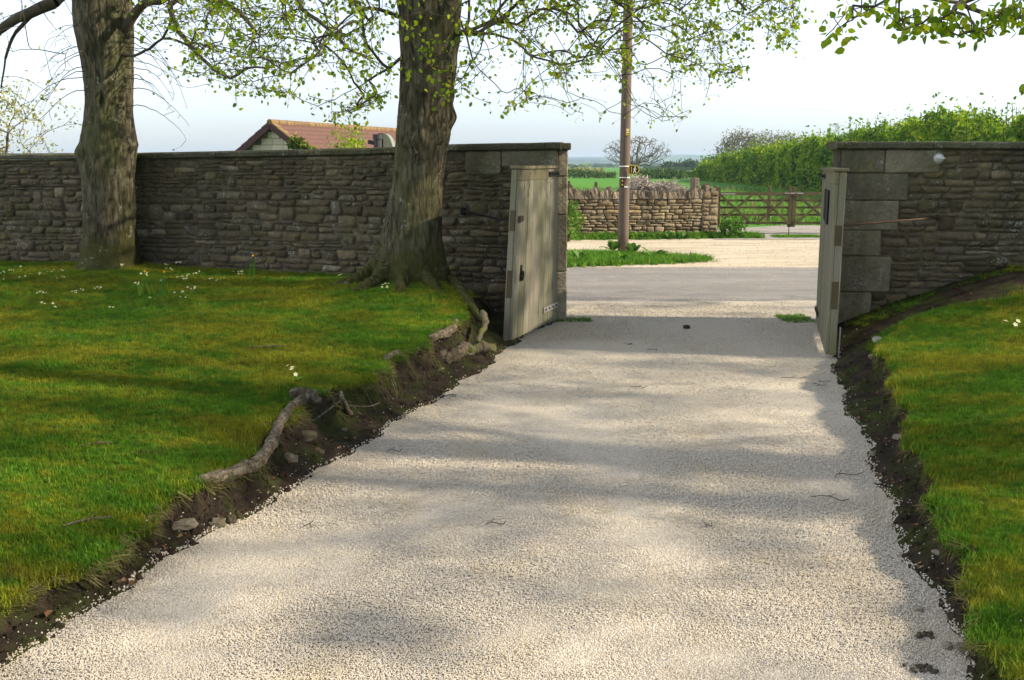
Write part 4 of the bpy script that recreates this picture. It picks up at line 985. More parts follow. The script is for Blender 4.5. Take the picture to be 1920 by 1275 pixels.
# lime tree beside the gate -------------------------------------------------
g2 = float(z_left(np.array([T2[0]]), np.array([T2[1]]))[0])
R2 = outline([(745, 868, -60), (745, 865, 0), (749, 864, 60), (751, 857, 120), (749, 850, 180), (744, 848, 230), (740, 839, 280), (734, 832, 330), (728, 828, 380), (718, 828, 430), (710, 831, 470), (702, 836, 505), (696, 843, 535), (690, 850, 560)], T2[1])
top = R2[-1]; R2 += [(4.6, top[1] + .05, T2[1], top[3] * .98), (6.5, top[1] + .15, T2[1] + .1, .26), (9, top[1] + .05, T2[1] + .2, .15), (11.5, top[1] + .2, T2[1], .05)]
V, Fc = trunk_mesh(R2, 84, 3.3, [(-.55, 2.02, .055, .35, .07), (-.2, 2.2, .05, .3, .09), (-1.9, 1.97, .04, .4, .06), (-1.2, 2.05, -.03, .2, .05)], .09, g2 + .05)
t2 = thing('lime_tree', (T2[0], T2[1], g2), 'thick mossy lime tree trunk with drooping leafy branches beside the left gate', 'tree')
obj('trunk', V, Fc, MT['bark'], t2, True)
r = np.random.default_rng(21)
BX = np.array([250, 380, 440, 520, 640, 700, 745, 850, 930, 1000, 1090, 1150, 1270, 1330, 1370, 1420, 1490, 1530]); BY = np.array([105, 150, 185, 175, 222, 200, 180, 185, 205, 190, 232, 215, 235, 190, 160, 105, 98, 10])
def visible_pts(n, x0, x1, ymin, Ya, Yb, r, pw=1.3):
    out = []
    while len(out) < n:
        x = r.uniform(x0, x1); yb = np.interp(x, BX, BY); f = r.random() ** pw; y = yb - (yb - ymin) * f
        hole = nz(x * .011, y * .015, 5.) 
        if hole < -.12 - .25 * (y < 60) and r.random() < .85: continue
        Y = r.uniform(Ya, Yb)
        if 735 < x < 868 and T2[1] - .5 < Y: Y = r.uniform(Ya, T2[1] - .6)
        if 735 < x < 868 and r.random() < .75: continue
        out.append(tuple(at_y(x, y, Y)))
    return np.array(out)
vp = visible_pts(3000, 330, 1500, -260, 7.6, 12.6, r, .95)
k = 900; dd = r.normal(size=(k, 3)); dd /= np.linalg.norm(dd, axis=1)[:, None]; dd *= r.uniform(.35, 1, k)[:, None] ** .5
cr = np.stack([T2[0] + .3 + dd[:, 0] * 5, T2[1] + .2 + dd[:, 1] * 4.5, 9. + dd[:, 2] * 4.6], 1); cr = cr[cr[:, 2] > 4.9]
sp = [(top[1], T2[1], 3.0), (top[1] + .03, T2[1], 3.9), (top[1] + .05, T2[1], 4.6), (top[1] + .1, T2[1], 5.5), (top[1] + .15, T2[1] + .1, 6.5), (top[1] + .1, T2[1] + .15, 8), (top[1] + .05, T2[1] + .2, 9.3), (top[1] + .15, T2[1] + .1, 11)]
spar = [-1, 0, 1, 2, 3, 4, 5, 6]; srad = [.2, .2, .2, .2, .2, .16, .1, .05]
def limb(sp, spar, srad, start, pts, r0, r1):
    p = start
    for i, q in enumerate(pts): sp.append(tuple(q)); spar.append(p); srad.append(r0 + (r1 - r0) * i / max(1, len(pts) - 1)); p = len(sp) - 1
limb(sp, spar, srad, 1, [at_y(930, -90, 10.1), at_y(1010, -70, 9.8), at_y(1090, -30, 9.5), at_y(1165, 10, 9.3), at_y(1220, 60, 9.2)], .036, .008)
limb(sp, spar, srad, 1, [at_y(690, -90, 10.2), at_y(610, -60, 10), at_y(560, 0, 9.8), at_y(610, 50, 9.7), at_y(650, 90, 9.6), at_y(700, 110, 9.6)], .03, .008)
limb(sp, spar, srad, 2, [at_y(900, -180, 9.4), at_y(1050, -160, 8.8), at_y(1200, -120, 8.5), at_y(1320, -50, 8.4), at_y(1400, 20, 8.4)], .036, .008)
limb(sp, spar, srad, 2, [at_y(640, -190, 9.6), at_y(500, -150, 9), at_y(430, -60, 8.8), at_y(470, 20, 8.8)], .03, .008)
limb(sp, spar, srad, 1, [at_y(880, -30, 11), at_y(960, -40, 11.6), at_y(1050, 10, 12), at_y(1110, 70, 12)], .034, .008)
P, par = mst(sp, spar, np.vstack([vp, cr]), .25)
A, B, ra, rb, rad, kids = network(P, par, len(sp), srad, .0024, 2.75, .06, 5)
thick = (ra + rb) / 2 > .008
V, Fc = tubes(A[thick], B[thick], ra[thick], rb[thick], 8); obj_np('branches', V, Fc, MT['twig_bark'], t2, True, 'stuff')
V, Fc = tubes(A[~thick], B[~thick], ra[~thick], rb[~thick], 4); obj_np('twigs', V, Fc, MT['twig_bark'], t2, True, 'stuff')
ends = P[len(sp):]; kd = kids[len(sp):]
lp_ = []; lb_ = []
pxe, pye = pix(ends)
for q, kk, ex_, ey_ in zip(ends, kd, pxe, pye):
    m = int(r.integers(5, 9)) if kk == 0 else int(r.integers(3, 6))
    if ex_ > 1060 and ey_ > 150: m = max(1, m // 2)
    for _ in range(m): lp_.append(q + r.normal(size=3) * np.array([.05, .05, .04]) - np.array([0, 0, .015])); lb_.append(q)
lp_ = np.array(lp_); sz = r.uniform(.028, .055, len(lp_)); pxl, pyl = pix(lp_); sz[(pxl > 1000) & (pyl > 140)] *= .75
add_leaves(t2, lp_, sz, r, 300, MT['lime_leaf'], base=np.array(lb_))
# its roots along the bank
def root(name, pts, radii, mat, seed, par=t2, n=14, rs=.74):
    P_ = spline(pts, 11); k = np.interp(np.linspace(0, 1, len(P_)), np.linspace(0, 1, len(radii)), radii)
    k = k * rs; k = k * (1 + .16 * np.sin(np.arange(len(k)) * 1.9 + seed) * rng.uniform(.2, 1, len(k))); return MB().tube(P_, k.tolist(), n, seed, .5, 17.).build(name, mat, par, True)
def rp(px, py, z): return at_z(px, py, z)
root('root', [rp(290, 938, .06), rp(322, 920, .15), rp(372, 905, .19), rp(430, 889, .20), rp(480, 868, .21), rp(506, 835, .22), rp(520, 800, .24), rp(545, 768, .26), rp(568, 748, .28)], [.018, .028, .040, .046, .048, .042, .040, .042, .045], MT['root_bark'], 1)
kn = rp(567, 742, .27); V, Fc = dome(kn + Vector((0, .0, 0)), .14, .09, .10, 18, 7)
root('root_knob', [rp(545, 745, .27), rp(560, 741, .28), rp(578, 742, .28), rp(598, 752, .24)], [.045, .075, .07, .03], MT['root_bark'], 2)
root('root', [rp(655, 775, .10), rp(648, 762, .17), rp(642, 748, .24), rp(640, 735, .26)], [.032, .024, .02, .015], MT['root_bark'], 3)
root('root', [rp(556, 808, .13), rp(600, 780, .18), rp(640, 750, .25)], [.006, .008, .007], MT['root_bark'], 4, n=7)
root('root', [rp(650, 760, .18), rp(690, 762, .17), rp(712, 755, .18)], [.007, .006, .004], MT['root_bark'], 4, n=7)
root('root', [rp(700, 715, .14), rp(704, 696, .23), rp(722, 677, .28), rp(742, 664, .30), rp(758, 668, .27)], [.03, .036, .042, .042, .028], MT['root_bark'], 5)
root('root', [rp(805, 636, .30), rp(830, 626, .30), rp(850, 614, .31), rp(858, 600, .33)], [.04, .052, .055, .045], MT['root_bark'], 6)
root('root', [rp(812, 650, .16), rp(828, 668, .14), rp(850, 668, .14), rp(864, 656, .17)], [.05, .075, .08, .06], MT['root_bark'], 7)
root('root', [rp(862, 657, .13), rp(885, 655, .12), rp(905, 652, .12), rp(925, 652, .10)], [.085, .08, .075, .05], MT['mossy_root'], 8)
root('root', [rp(895, 640, .20), rp(903, 622, .26), rp(910, 605, .32), rp(905, 585, .38)], [.03, .032, .035, .04], MT['mossy_root'], 9)
root('root', [rp(700, 505, .62), rp(672, 525, .55), rp(640, 545, .46), rp(600, 556, .40)], [.12, .085, .06, .03], MT['mossy_root'], 10)
root('root', [rp(845, 520, .58), rp(868, 548, .48), rp(885, 575, .40), rp(900, 600, .30)], [.07, .06, .05, .035], MT['bark'], 11)
for k, (dx, dy, L) in enumerate([(-1, -.25, .75), (-.7, -.8, .7), (-.05, -1, .6), (.55, -.85, .6), (-1, .25, .6)]):
    l_ = math.hypot(dx, dy); dx, dy = dx / l_, dy / l_; pts = []
    for q in (.22, .38, .55, .8, 1.):
        x, y = T2[0] + dx * L * q * 1.15, T2[1] + dy * L * q * 1.15; z = float(z_left(np.array([x]), np.array([y]))[0]); pts.append((x, y, z + (.26, .10, .035, .0, -.05)[(.22, .38, .55, .8, 1.).index(q)]))
    root('root', pts, [.13, .10, .075, .055, .03], MT['bark'], 60 + k, rs=1.)
rq = random.Random(8)
for k in range(26):
    s_ = rq.uniform(0, 1); y = 5.2 + 3.6 * s_; x = float(ll(np.array([y]))[0]) + .02; z = float(cz(LL, y))
    MB().tube(spline([(x, y, z - .01), (x + rq.uniform(.02, .06), y + rq.uniform(-.05, .05), z * .65), (x + rq.uniform(.05, .12), y + rq.uniform(-.1, .1), z * .25 + .02)], 3), [.005, .005, .004, .004, .003, .003, .002], 5).build('root_fibre', MT['root_bark'], t2)

# lime tree by the left wall ----------------------------------------------------
g1 = float(z_left(np.array([T1[0]]), np.array([T1[1]]))[0])
R1 = outline([(132, 246, -70), (137, 246, 0), (142, 248, 60), (158, 248, 120), (164, 247, 180), (160, 250, 230), (151, 257, 272), (150, 252, 300), (157, 252, 350), (160, 253, 420), (158, 257, 470), (150, 264, 500), (138, 276, 520)], T1[1])
top1 = R1[-1]; R1 += [(4.8, top1[1] - .05, T1[1], top1[3]), (6.5, top1[1] - .1, T1[1], .3), (10, top1[1], T1[1], .14), (12, top1[1], T1[1], .05)]
HOLE = at_y(208, 190, T1[1]).z; BARE = []
def y0_(p): return float(pix(np.array(p))[1][0]) - 4
V, Fc = trunk_mesh(R1, 84, 8.1, [(-1.5, HOLE, -.12, .09, .075), (-1.5, HOLE, .07, .26, .16), (-1.5, HOLE - .22, .05, .22, .08), (-.15, at_y(0, 272, T1[1]).z, .05, .35, .06), (3.3, at_y(0, 285, T1[1]).z, .05, .4, .1), (-2.2, at_y(0, 290, T1[1]).z, -.05, .12, .06), (-1.1, at_y(0, 235, T1[1]).z, .04, .2, .06)], .14, g1)
t1 = thing('lime_tree', (T1[0], T1[1], g1), 'lime tree trunk with a dark knot hole, against the wall at far left', 'tree')
obj('trunk', V, Fc, MT['bark'], t1, True)
sp = [(top1[1], T1[1], 3.0), (top1[1], T1[1], 4.0), (top1[1] - .05, T1[1], 5), (top1[1] - .1, T1[1], 6.5), (top1[1] - .05, T1[1], 8.2), (top1[1], T1[1], 10)]; spar = [-1, 0, 1, 2, 3, 4]; srad = [.2, .2, .2, .2, .15, .08]
limb(sp, spar, srad, 1, [at_y(130, -25, 11.6), at_y(100, 5, 11.3), at_y(55, 25, 11.2), at_y(15, 45, 11.1), at_y(-20, 75, 11), at_y(-70, 130, 11)], .075, .03)
limb(sp, spar, srad, 0, [at_y(262, 14, 12), at_y(300, 2, 11.8), at_y(345, -14, 11.6)], .05, .04); a0 = len(sp) - 1
limb(sp, spar, srad, 0, [at_y(250, 105, 12.0), at_y(280, 92, 11.8), at_y(305, 72, 11.7), at_y(322, 35, 11.6), at_y(316, 5, 11.5)], .017, .012)
limb(sp, spar, srad, a0, [at_y(318, 10, 11.4), at_y(335, 60, 11.3), at_y(365, 95, 11.2), at_y(400, 130, 11.1), at_y(432, 147, 11.), at_y(460, 128, 10.9), at_y(500, 128, 10.8)], .03, .010)
limb(sp, spar, srad, a0, [at_y(430, 10, 11.5), at_y(480, 60, 11.2)], .03, .02)
limb(sp, spar, srad, 6, [at_y(30, 60, 11.2), at_y(10, 110, 11.1), at_y(2, 165, 11)], .02, .008)
r = np.random.default_rng(33)
for k in range(22):
    rt = k < 13; x, y, Y = (250. if rt else 158.), r.uniform(40, 215), r.uniform(11.75, 12.05); pts = []; dx = r.uniform(9, 19) * (1 if rt else -1); dy = r.uniform(-9, 3)
    for q in range(int(r.integers(4, 8))):
        x += dx * r.uniform(.7, 1.2); dy += r.uniform(2, 6); y += dy; Y -= r.uniform(.0, .08); pts.append(at_y(x, y, Y))
        if q > 1 and r.random() < .6: vb_extra = pts[-1] + Vector((r.normal() * .05, r.normal() * .05, -abs(r.normal()) * .09)); BARE.append(tuple(vb_extra))
    limb(sp, spar, srad, 0, [at_y(232. if rt else 176., pts[0].z and y0_(pts[0]), 12.15)] + pts, .0055, .0018)
vl = visible_pts(640, 255, 560, -150, 9.8, 12.3, r, .8); vb = []
for _ in range(70):
    x = r.uniform(-60, 135); vb.append(tuple(at_y(x, r.uniform(-60, 170), r.uniform(10.4, 12.2))))
pass
k = 500; dd = r.normal(size=(k, 3)); dd /= np.linalg.norm(dd, axis=1)[:, None]; dd *= r.uniform(.35, 1, k)[:, None] ** .5
cr = np.stack([T1[0] + dd[:, 0] * 4.5, T1[1] + .3 + dd[:, 1] * 4.2, 9.5 + dd[:, 2] * 4.6], 1); cr = cr[cr[:, 2] > 5.2]
vb += BARE; allp = np.vstack([vl, cr, np.array(vb)]); P, par = mst(sp, spar, allp, .25)
A, B, ra, rb, rad, kids = network(P, par, len(sp), srad, .0024, 2.75, .06, 6)
thick = (ra + rb) / 2 > .008
V, Fc = tubes(A[thick], B[thick], ra[thick], rb[thick], 8); obj_np('branches', V, Fc, MT['twig_bark'], t1, True, 'stuff')
V, Fc = tubes(A[~thick], B[~thick], ra[~thick], rb[~thick], 4); obj_np('twigs', V, Fc, MT['twig_bark'], t1, True, 'stuff')
lp_ = []; lb_ = []; isb = {tuple(np.round(q, 4)) for q in np.array(vb)}
for q, kk in zip(P[len(sp):], kids[len(sp):]):
    m = int(r.integers(2, 5)) if kk == 0 else int(r.integers(0, 3))
    if tuple(np.round(q, 4)) in isb: m = 1 if r.random() < .22 else 0
    for _ in range(m): lp_.append(q + r.normal(size=3) * np.array([.05, .05, .04]) - np.array([0, 0, .015])); lb_.append(q)
lp_ = np.array(lp_); add_leaves(t1, lp_, r.uniform(.032, .058, len(lp_)), r, 160, MT['lime_leaf'], base=np.array(lb_))

# trees outside the picture on the right, one of them reaching in ---------------------
def side_tree(x, y, H, rx, ry, n, seed, label, extra=None, leaf=.085, per=5, z0=3.2):
    r = np.random.default_rng(seed); t = thing('lime_tree', (x, y, .5), label, 'tree')
    V, Fc = trunk_mesh([(.1, x, y, .45), (.8, x, y, .32), (3, x + .05, y, .28), (H * .45, x - .1, y + .1, .2), (H * .75, x, y, .1), (H * .95, x, y, .03)], 40, seed, (), .2, .5, .08)
    obj('trunk', V, Fc, MT['bark'], t, True)
    d = r.normal(size=(n, 3)); d /= np.linalg.norm(d, axis=1)[:, None]; d *= (r.uniform(.2, 1, n) ** .5)[:, None]
    zc = (H + z0) / 2; P0 = np.stack([x + d[:, 0] * rx, y + d[:, 1] * ry, zc + d[:, 2] * (H - z0) / 2], 1)
    cl = np.array([nz(q[0] * .55 + seed, q[1] * .55, q[2] * .75) for q in P0]); P0 = P0[cl > -.02]
    sp = [(x, y, 2.2)]; spar = [-1]; srad = [.2]
    for k in range(1, 7): sp.append((x, y, 2.2 + (H * .9 - 2.2) * k / 6)); spar.append(k - 1); srad.append(.2 * (1 - k / 6.5))
    if extra is not None:
        for lpts, r0, r1 in extra[0]: limb(sp, spar, srad, 1, lpts, r0, r1)
        P0 = np.vstack([P0, extra[1]])
    P, par = mst(sp, spar, P0, .3); A, B, ra, rb, rad, kids = network(P, par, len(sp), srad, .003, 2.2, .05, seed)
    th = (ra + rb) / 2 > .01; V, Fc = tubes(A[th], B[th], ra[th], rb[th], 7); obj_np('branches', V, Fc, MT['twig_bark'], t, True, 'stuff')
    V, Fc = tubes(A[~th], B[~th], ra[~th], rb[~th], 4); obj_np('twigs', V, Fc, MT['twig_bark'], t, True, 'stuff')
    Q = P[len(sp):]; lp_ = np.repeat(Q, per, 0) + r.normal(size=(len(Q) * per, 3)) * np.array([.14, .14, .10])
    sz = r.uniform(.8, 1.2, len(lp_)) * leaf
    if extra is not None:
        e = np.repeat(np.arange(len(Q)), per); isx = np.zeros(len(Q), bool)
        for q in extra[1]: isx |= np.linalg.norm(Q - q, axis=1) < 1e-6
        ii = isx[e]; base = Q[e[ii]]; lp_[ii] = base + r.normal(size=(ii.sum(), 3)) * .035; sz[ii] = r.uniform(.032, .062, ii.sum())
        keep = ~(ii & (r.random(len(lp_)) < .62)); lp_, sz = lp_[keep], sz[keep]
    add_leaves(t, lp_, sz, r, 120 if extra is not None else 0, MT['lime_leaf'], .6)
rb_ = np.random.default_rng(77); ex = []
while len(ex) < 150:
    x = rb_.uniform(1545, 1990); yb = np.interp(x, [1545, 1600, 1640, 1700, 1760, 1830, 1845, 1870, 1990], [70, 40, 15, 62, 58, 82, 70, 45, 35]); y = yb - abs(rb_.normal()) * 22 - 2
    if x < 1660 and rb_.random() < .6: continue
    ex.append(tuple(at_y(x, y, rb_.uniform(5.3, 6.2))))
ex += [tuple(at_y(1548, 68, 5.7)), tuple(at_y(1562, 55, 5.7)), tuple(at_y(1600, 38, 5.7)), tuple(at_y(1640, 12, 5.7)), tuple(at_y(1915, 175, 5.6)), tuple(at_y(1930, 160, 5.6)), tuple(at_y(1950, 100, 5.7))]
side_tree(9.4, 4.2, 12, 4.2, 4.2, 1500, 41, 'lime tree outside the right edge whose leafy twigs hang into the top right corner',
          ([([(8.6, 4.6, 4.6), (7.4, 5., 4.4), (6.2, 5.4, 4.0), (4.9, 5.7, 3.4), at_y(1800, 5, 5.8), at_y(1690, -10, 5.75)], .06, .008)], np.array(ex)), .10, 9, 4.6)
SIDE = [(13.5, 8.6, 13, 4.0, 3.0, 620, 42), (17., 2.2, 15, 4.6, 4.0, 700, 43), (15.5, -4.5, 13, 4.2, 3.6, 600, 44), (23., 5.5, 18, 5.5, 4.5, 900, 45)]
for k, (x, y, H, a, b, n, sd_) in enumerate(SIDE):
    side_tree(x, y, H, a, b, n, sd_, ['lime tree beyond the right edge nearest the right wall', 'tallest lime tree standing well outside the right edge', 'lime tree outside the right edge, closest to the viewer', 'farthest lime tree outside the right edge'][k], None, .12, 9, 3.6)

# ------------------------------------------------------------------ big hedge and the far country
def hedge(name, X0, X1, Y0, Y1, hfun, wid, n, size, mat, label, seed, near=None):
    r = np.random.default_rng(seed); t = thing(name, ((X0 + X1) / 2, (Y0 + Y1) / 2, 0), label, 'hedge')
    s = r.random(n) ** 1.5; Y = Y0 + (Y1 - Y0) * s; X = X0 + (X1 - X0) * s; a = r.uniform(-.1, math.pi + .1, n); h = hfun(Y)
    Pn = np.stack([Y * .8, a * 2.2], 1); lump = 1 + .13 * vnoise(Pn, .9, seed) + .13 * vnoise(Pn, 2.6, seed + 1) + .07 * vnoise(Pn, 6., seed + 2) - np.abs(r.normal(size=n)) * .09 + .04
    z = np.sin(np.clip(a, 0, math.pi)) ** .6 * h * lump; x = np.cos(a) * np.abs(np.cos(a)) ** -.4 * wid / 2 * lump
    m = r.random(n) < .10; z[m] += np.abs(r.normal(size=m.sum())) * .45 * (np.sin(a[m]) > .75)
    P = np.stack([X + x, Y + r.normal(size=n) * .05, np.maximum(z, .05)], 1)
    V, Fc, _ = leaves_mesh(P, size * r.uniform(.6, 1.35, n), r, .1, QV, QF); obj_np('foliage', V, Fc, mat, t, False, 'stuff')
    # upright shoots standing out of the top
    m = MB(); k = 0; SL = []
    for _ in range(620):
        s = r.random() ** 1.7; y = Y0 + (Y1 - Y0) * s; x = X0 + (X1 - X0) * s + r.uniform(-.4, .4) * wid; h = float(hfun(np.array([y]))[0])
        tz = h + abs(r.normal()) * .38 + .05; tx = x + r.normal() * .1; m.beam((x, y, h * .7), (tx, y, tz), .018, .018)
        for q in np.linspace(.35, 1, 16): SL.append((x + (tx - x) * q + r.normal() * .05, y + r.normal() * .05, h * .7 + (tz - h * .7) * q))
    m.build('shoots', MT['twig_bark'], t, False, 'stuff'); SL = np.array(SL)
    V, Fc, _ = leaves_mesh(SL, .12 * r.uniform(.6, 1.3, len(SL)), r, -.5, QV, QF); obj_np('shoot_leaves', V, Fc, mat, t, False, 'stuff')
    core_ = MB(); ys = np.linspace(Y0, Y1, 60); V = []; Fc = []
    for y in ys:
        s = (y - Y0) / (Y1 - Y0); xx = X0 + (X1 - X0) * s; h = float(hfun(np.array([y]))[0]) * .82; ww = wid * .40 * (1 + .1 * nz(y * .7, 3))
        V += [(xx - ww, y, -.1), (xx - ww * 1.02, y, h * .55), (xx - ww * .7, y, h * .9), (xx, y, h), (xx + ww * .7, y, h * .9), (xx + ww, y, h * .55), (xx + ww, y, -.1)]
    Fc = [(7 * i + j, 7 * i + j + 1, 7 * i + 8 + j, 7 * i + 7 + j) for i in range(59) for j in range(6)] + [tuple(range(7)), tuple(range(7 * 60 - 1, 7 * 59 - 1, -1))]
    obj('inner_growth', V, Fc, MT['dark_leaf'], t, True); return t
hedge('hedge', 20.3, 20.8, 26, 108, lambda Y: np.interp(Y, [26, 36, 44, 52, 64, 80, 95, 105, 108], [2.9, 3.0, 3.3, 3.4, 3.1, 2.6, 2.1, 1.6, .6]), 3.0, 100000, .16, MT['hedge_leaf'], 'long bright green hedge rising behind the right wall', 51)
# low field hedges
def lowhedge(pxa, pxb, Y, h, n, size, mat, label, seed):
    r = np.random.default_rng(seed); a = (pxa - 960) / FPX * Y; b = (pxb - 960) / FPX * Y; t = thing('field_hedge', ((a + b) / 2, Y, 0), label, 'hedge')
    x = r.uniform(a, b, n); k = 1 + .35 * vnoise(np.stack([x, x * 0], 1), .9, seed); an = r.uniform(0, math.pi, n)
    P = np.stack([x, Y + np.cos(an) * 1.0 + r.normal(size=n) * .15, zfield(x, np.full(n, Y)) + np.sin(an) ** .7 * h * k * (1 + r.normal(size=n) * .08)], 1)
    V, Fc, _ = leaves_mesh(P, size * r.uniform(.6, 1.4, n), r, .1, QV, QF); obj_np('foliage', V, Fc, mat, t, False, 'stuff')
    m = MB()
    for q in np.linspace(a, b, 14): m.tube([(q, Y, -.2), (q + .1, Y, h * .6)], [.06, .03], 5)
    m.build('stems', MT['twig_bark'], t); return t
lowhedge(1058, 1150, 118, .80, 1500, .22, MT['field_hedge'], 'low gappy field hedge seen to the left of the pole', 61)
lowhedge(1188, 1290, 112, .80, 1700, .22, MT['field_hedge'], 'low field hedge seen to the right of the pole', 62)
lowhedge(1052, 1130, 190, .8, 1200, .3, MT['pale_leaf'], 'pale scrubby hedge beyond the field, near the left jamb', 63)
lowhedge(1185, 1350, 300, .75, 2600, .25, MT['field_hedge'], 'dark hedge line across the far side of the fields', 64)
def far_tree(px, pyt, Y, rx, n, leaves, mat, label, cat='tree', seed=1, rad=.09, group=None, name='bare_tree', z0f=.3, lsize=.3):
    r = np.random.default_rng(seed); x = (px - 960) / FPX * Y; zt = at_y(px, pyt, Y).z; zb = float(zfield(np.array([x]), np.array([Y]))[0]); H = zt - zb
    t = thing(name, (x, Y, zb), label, cat, group); d = r.normal(size=(n, 3)); d /= np.linalg.norm(d, axis=1)[:, None]; d *= (r.uniform(.15, 1, n) ** .4)[:, None]
    P0 = np.stack([x + d[:, 0] * rx, Y + d[:, 1] * rx, zb + H * (z0f + (1 - z0f) * (.5 + .5 * d[:, 2]))], 1)
    sp = [(x, Y, zb - .2), (x, Y, zb + H * .16), (x + .1, Y, zb + H * .3), (x + .1, Y, zb + H * .55)]; P, par = mst(sp, [-1, 0, 1, 2], P0, .35)
    A, B, ra, rb, rd, kids = network(P, par, 4, [rad * 5, rad * 4, rad * 3.4, rad * 2], rad * .28, 2.4, .0, seed)
    V, Fc = tubes(A, B, ra, rb, 5); obj_np('branches', V, Fc, MT['far_twig'], t, True)
    if leaves:
        Q = np.repeat(P[4:], leaves, 0); Q = Q + r.normal(size=Q.shape) * .45; V, Fc, _ = leaves_mesh(Q, lsize * r.uniform(.6, 1.3, len(Q)), r, .1, QV, QF); obj_np('crown', V, Fc, mat, t, False, 'stuff')
    return t
far_tree(1190, 253, 175, 6.2, 900, 0, None, 'bare dark spreading tree in the fields just behind the pole', seed=71, rad=.10, z0f=.18)
far_tree(1382, 243, 160, 4.0, 1500, 2, MT['olive_leaf'], 'round twiggy tree coming into leaf, leftmost above the big hedge', seed=72, rad=.10, z0f=.12, lsize=.20)
far_tree(1428, 246, 175, 3.8, 1000, 2, MT['olive_leaf'], 'thin twiggy tree, second from the left above the big hedge', seed=73, rad=.07, z0f=.12, lsize=.20)
far_tree(1470, 252, 180, 4.2, 1000, 4, MT['olive_leaf'], 'low twiggy tree above the big hedge, nearest the right gate', seed=74, rad=.07, z0f=.12, lsize=.24)
far_tree(1335, 297, 300, 4.2, 300, 6, MT['dark_leaf'], 'rounded dark tree at the far field edge, left end of the big hedge', seed=75, name='field_tree', lsize=.6)
for k, (px, pyt, lb) in enumerate([(1250, 308, 'first small dark tree right of the pole on the far field edge'), (1272, 307, 'second small dark tree right of the pole on the far field edge'), (1292, 304, 'dark tree on the far field edge, third from the pole')]):
    far_tree(px, pyt, 310, 2.2, 160, 6, MT['dark_leaf'], lb, seed=80 + k, name='field_tree', lsize=.6)
# far-off woods read as one mass
def clump(name, seed, mat):
    r = np.random.default_rng(seed); n = 130; d = r.normal(size=(n, 3)); d /= np.linalg.norm(d, axis=1)[:, None]; d[:, 2] = np.abs(d[:, 2]) * 1.0
    P = d * (r.uniform(.7, 1.05, n))[:, None] * np.array([1, 1, .9]); V, Fc, _ = leaves_mesh(P, .42, r, .0, QV, QF); me = mesh_np(name, V, Fc); me.materials.append(mat); return me
tm = [clump('clump_a', 1, MT['dark_leaf']), clump('clump_b', 2, MT['dark_leaf']), clump('clump_c', 3, MT['hedge_leaf'])]
r = np.random.default_rng(9); PP = []; SS = []
for Y, n, s0, s1, px0, px1 in ((460, 50, 1.4, 2.8, 940, 1420), (620, 100, 2., 4., 900, 1500), (850, 170, 3., 6., 800, 1600), (1200, 230, 4, 7.5, 600, 1900), (1650, 300, 5, 9, 300, 2100)):
    px = r.uniform(px0, px1, n); keep = vnoise(np.stack([px * .02, px * 0 + Y * .01], 1), 1.2, int(Y)) > -.35; px = px[keep]; yy = Y * r.uniform(.9, 1.15, len(px)); x = (px - 960) / FPX * yy
    PP.append(np.stack([x, yy, zfield(x, yy)], 1)); SS.append(r.uniform(s0, s1, len(px)) * .6)
PP = np.vstack(PP); SS = np.concatenate(SS); n = len(PP)
scatter('distant_woods', tm, PP, np.stack([np.zeros(n), np.zeros(n), r.uniform(0, 6.28, n)], 1), SS, r.integers(0, 3, n), 'hazy belts of trees across the distant plain', 'woodland')
# pylon
Y = 480; p = at_y(1570, 231, Y); py_ = thing('pylon', (p.x, Y, -3), 'tiny grey lattice pylon above the hedge in the distance', 'pylon'); m = MB()
for sx in (-1, 1):
    for sy in (-1, 1): m.beam((p.x + sx * 2.2, Y + sy * 2.2, -4), (p.x + sx * .35, Y + sy * .35, p.z), .18, .18)
for k in range(8):
    z = -2 + (p.z + 2) * k / 8; w_ = 2.2 - 1.85 * k / 8; z2 = -2 + (p.z + 2) * (k + 1) / 8; w2 = 2.2 - 1.85 * (k + 1) / 8
    m.beam((p.x - w_, Y - w_, z), (p.x + w2, Y - w2, z2), .1, .1); m.beam((p.x + w_, Y - w_, z), (p.x - w2, Y - w2, z2), .1, .1)
m.build('lattice', MT['pylon_steel'], py_)
for z in (.72, .84, .94): MB().beam((p.x - 3.2, Y, p.z * z), (p.x + 3.2, Y, p.z * z), .2, .25).build('crossarm', MT['pylon_steel'], py_)
# pale sapling behind the wall at far left
r = np.random.default_rng(17); tp = at_y(25, 150, 16.5); st_ = thing('young_tree', (tp.x - .3, 16.5, 0), 'pale budding young tree above the wall at the left edge', 'tree'); n = 260
P0 = np.stack([tp.x - .25 + r.normal(size=n) * .42, 16.5 + r.normal(size=n) * .45, r.uniform(1.4, tp.z, n)], 1); P0[:, 0] += (tp.z - P0[:, 2]) * r.uniform(-.35, .3, n)
sp = [(tp.x - .3, 16.5, -.1), (tp.x - .3, 16.5, .7), (tp.x - .28, 16.5, 1.3), (tp.x - .2, 16.5, 2.0)]; P, par = mst(sp, [-1, 0, 1, 2], P0, .35); A, B, ra, rb, rd, kids = network(P, par, 4, [.05, .04, .03, .02], .0035, 2.3, 0, 3)
V, Fc = tubes(A, B, ra, rb, 5); obj_np('branches', V, Fc, MT['twig_bark'], st_, True); Q = np.repeat(P[4:], 9, 0); Q = Q + r.normal(size=Q.shape) * .09
V, Fc, _ = leaves_mesh(Q, r.uniform(.03, .06, len(Q)), r, -.3, QV, QF); obj_np('crown', V, Fc, MT['pale_leaf'], st_, False, 'stuff')
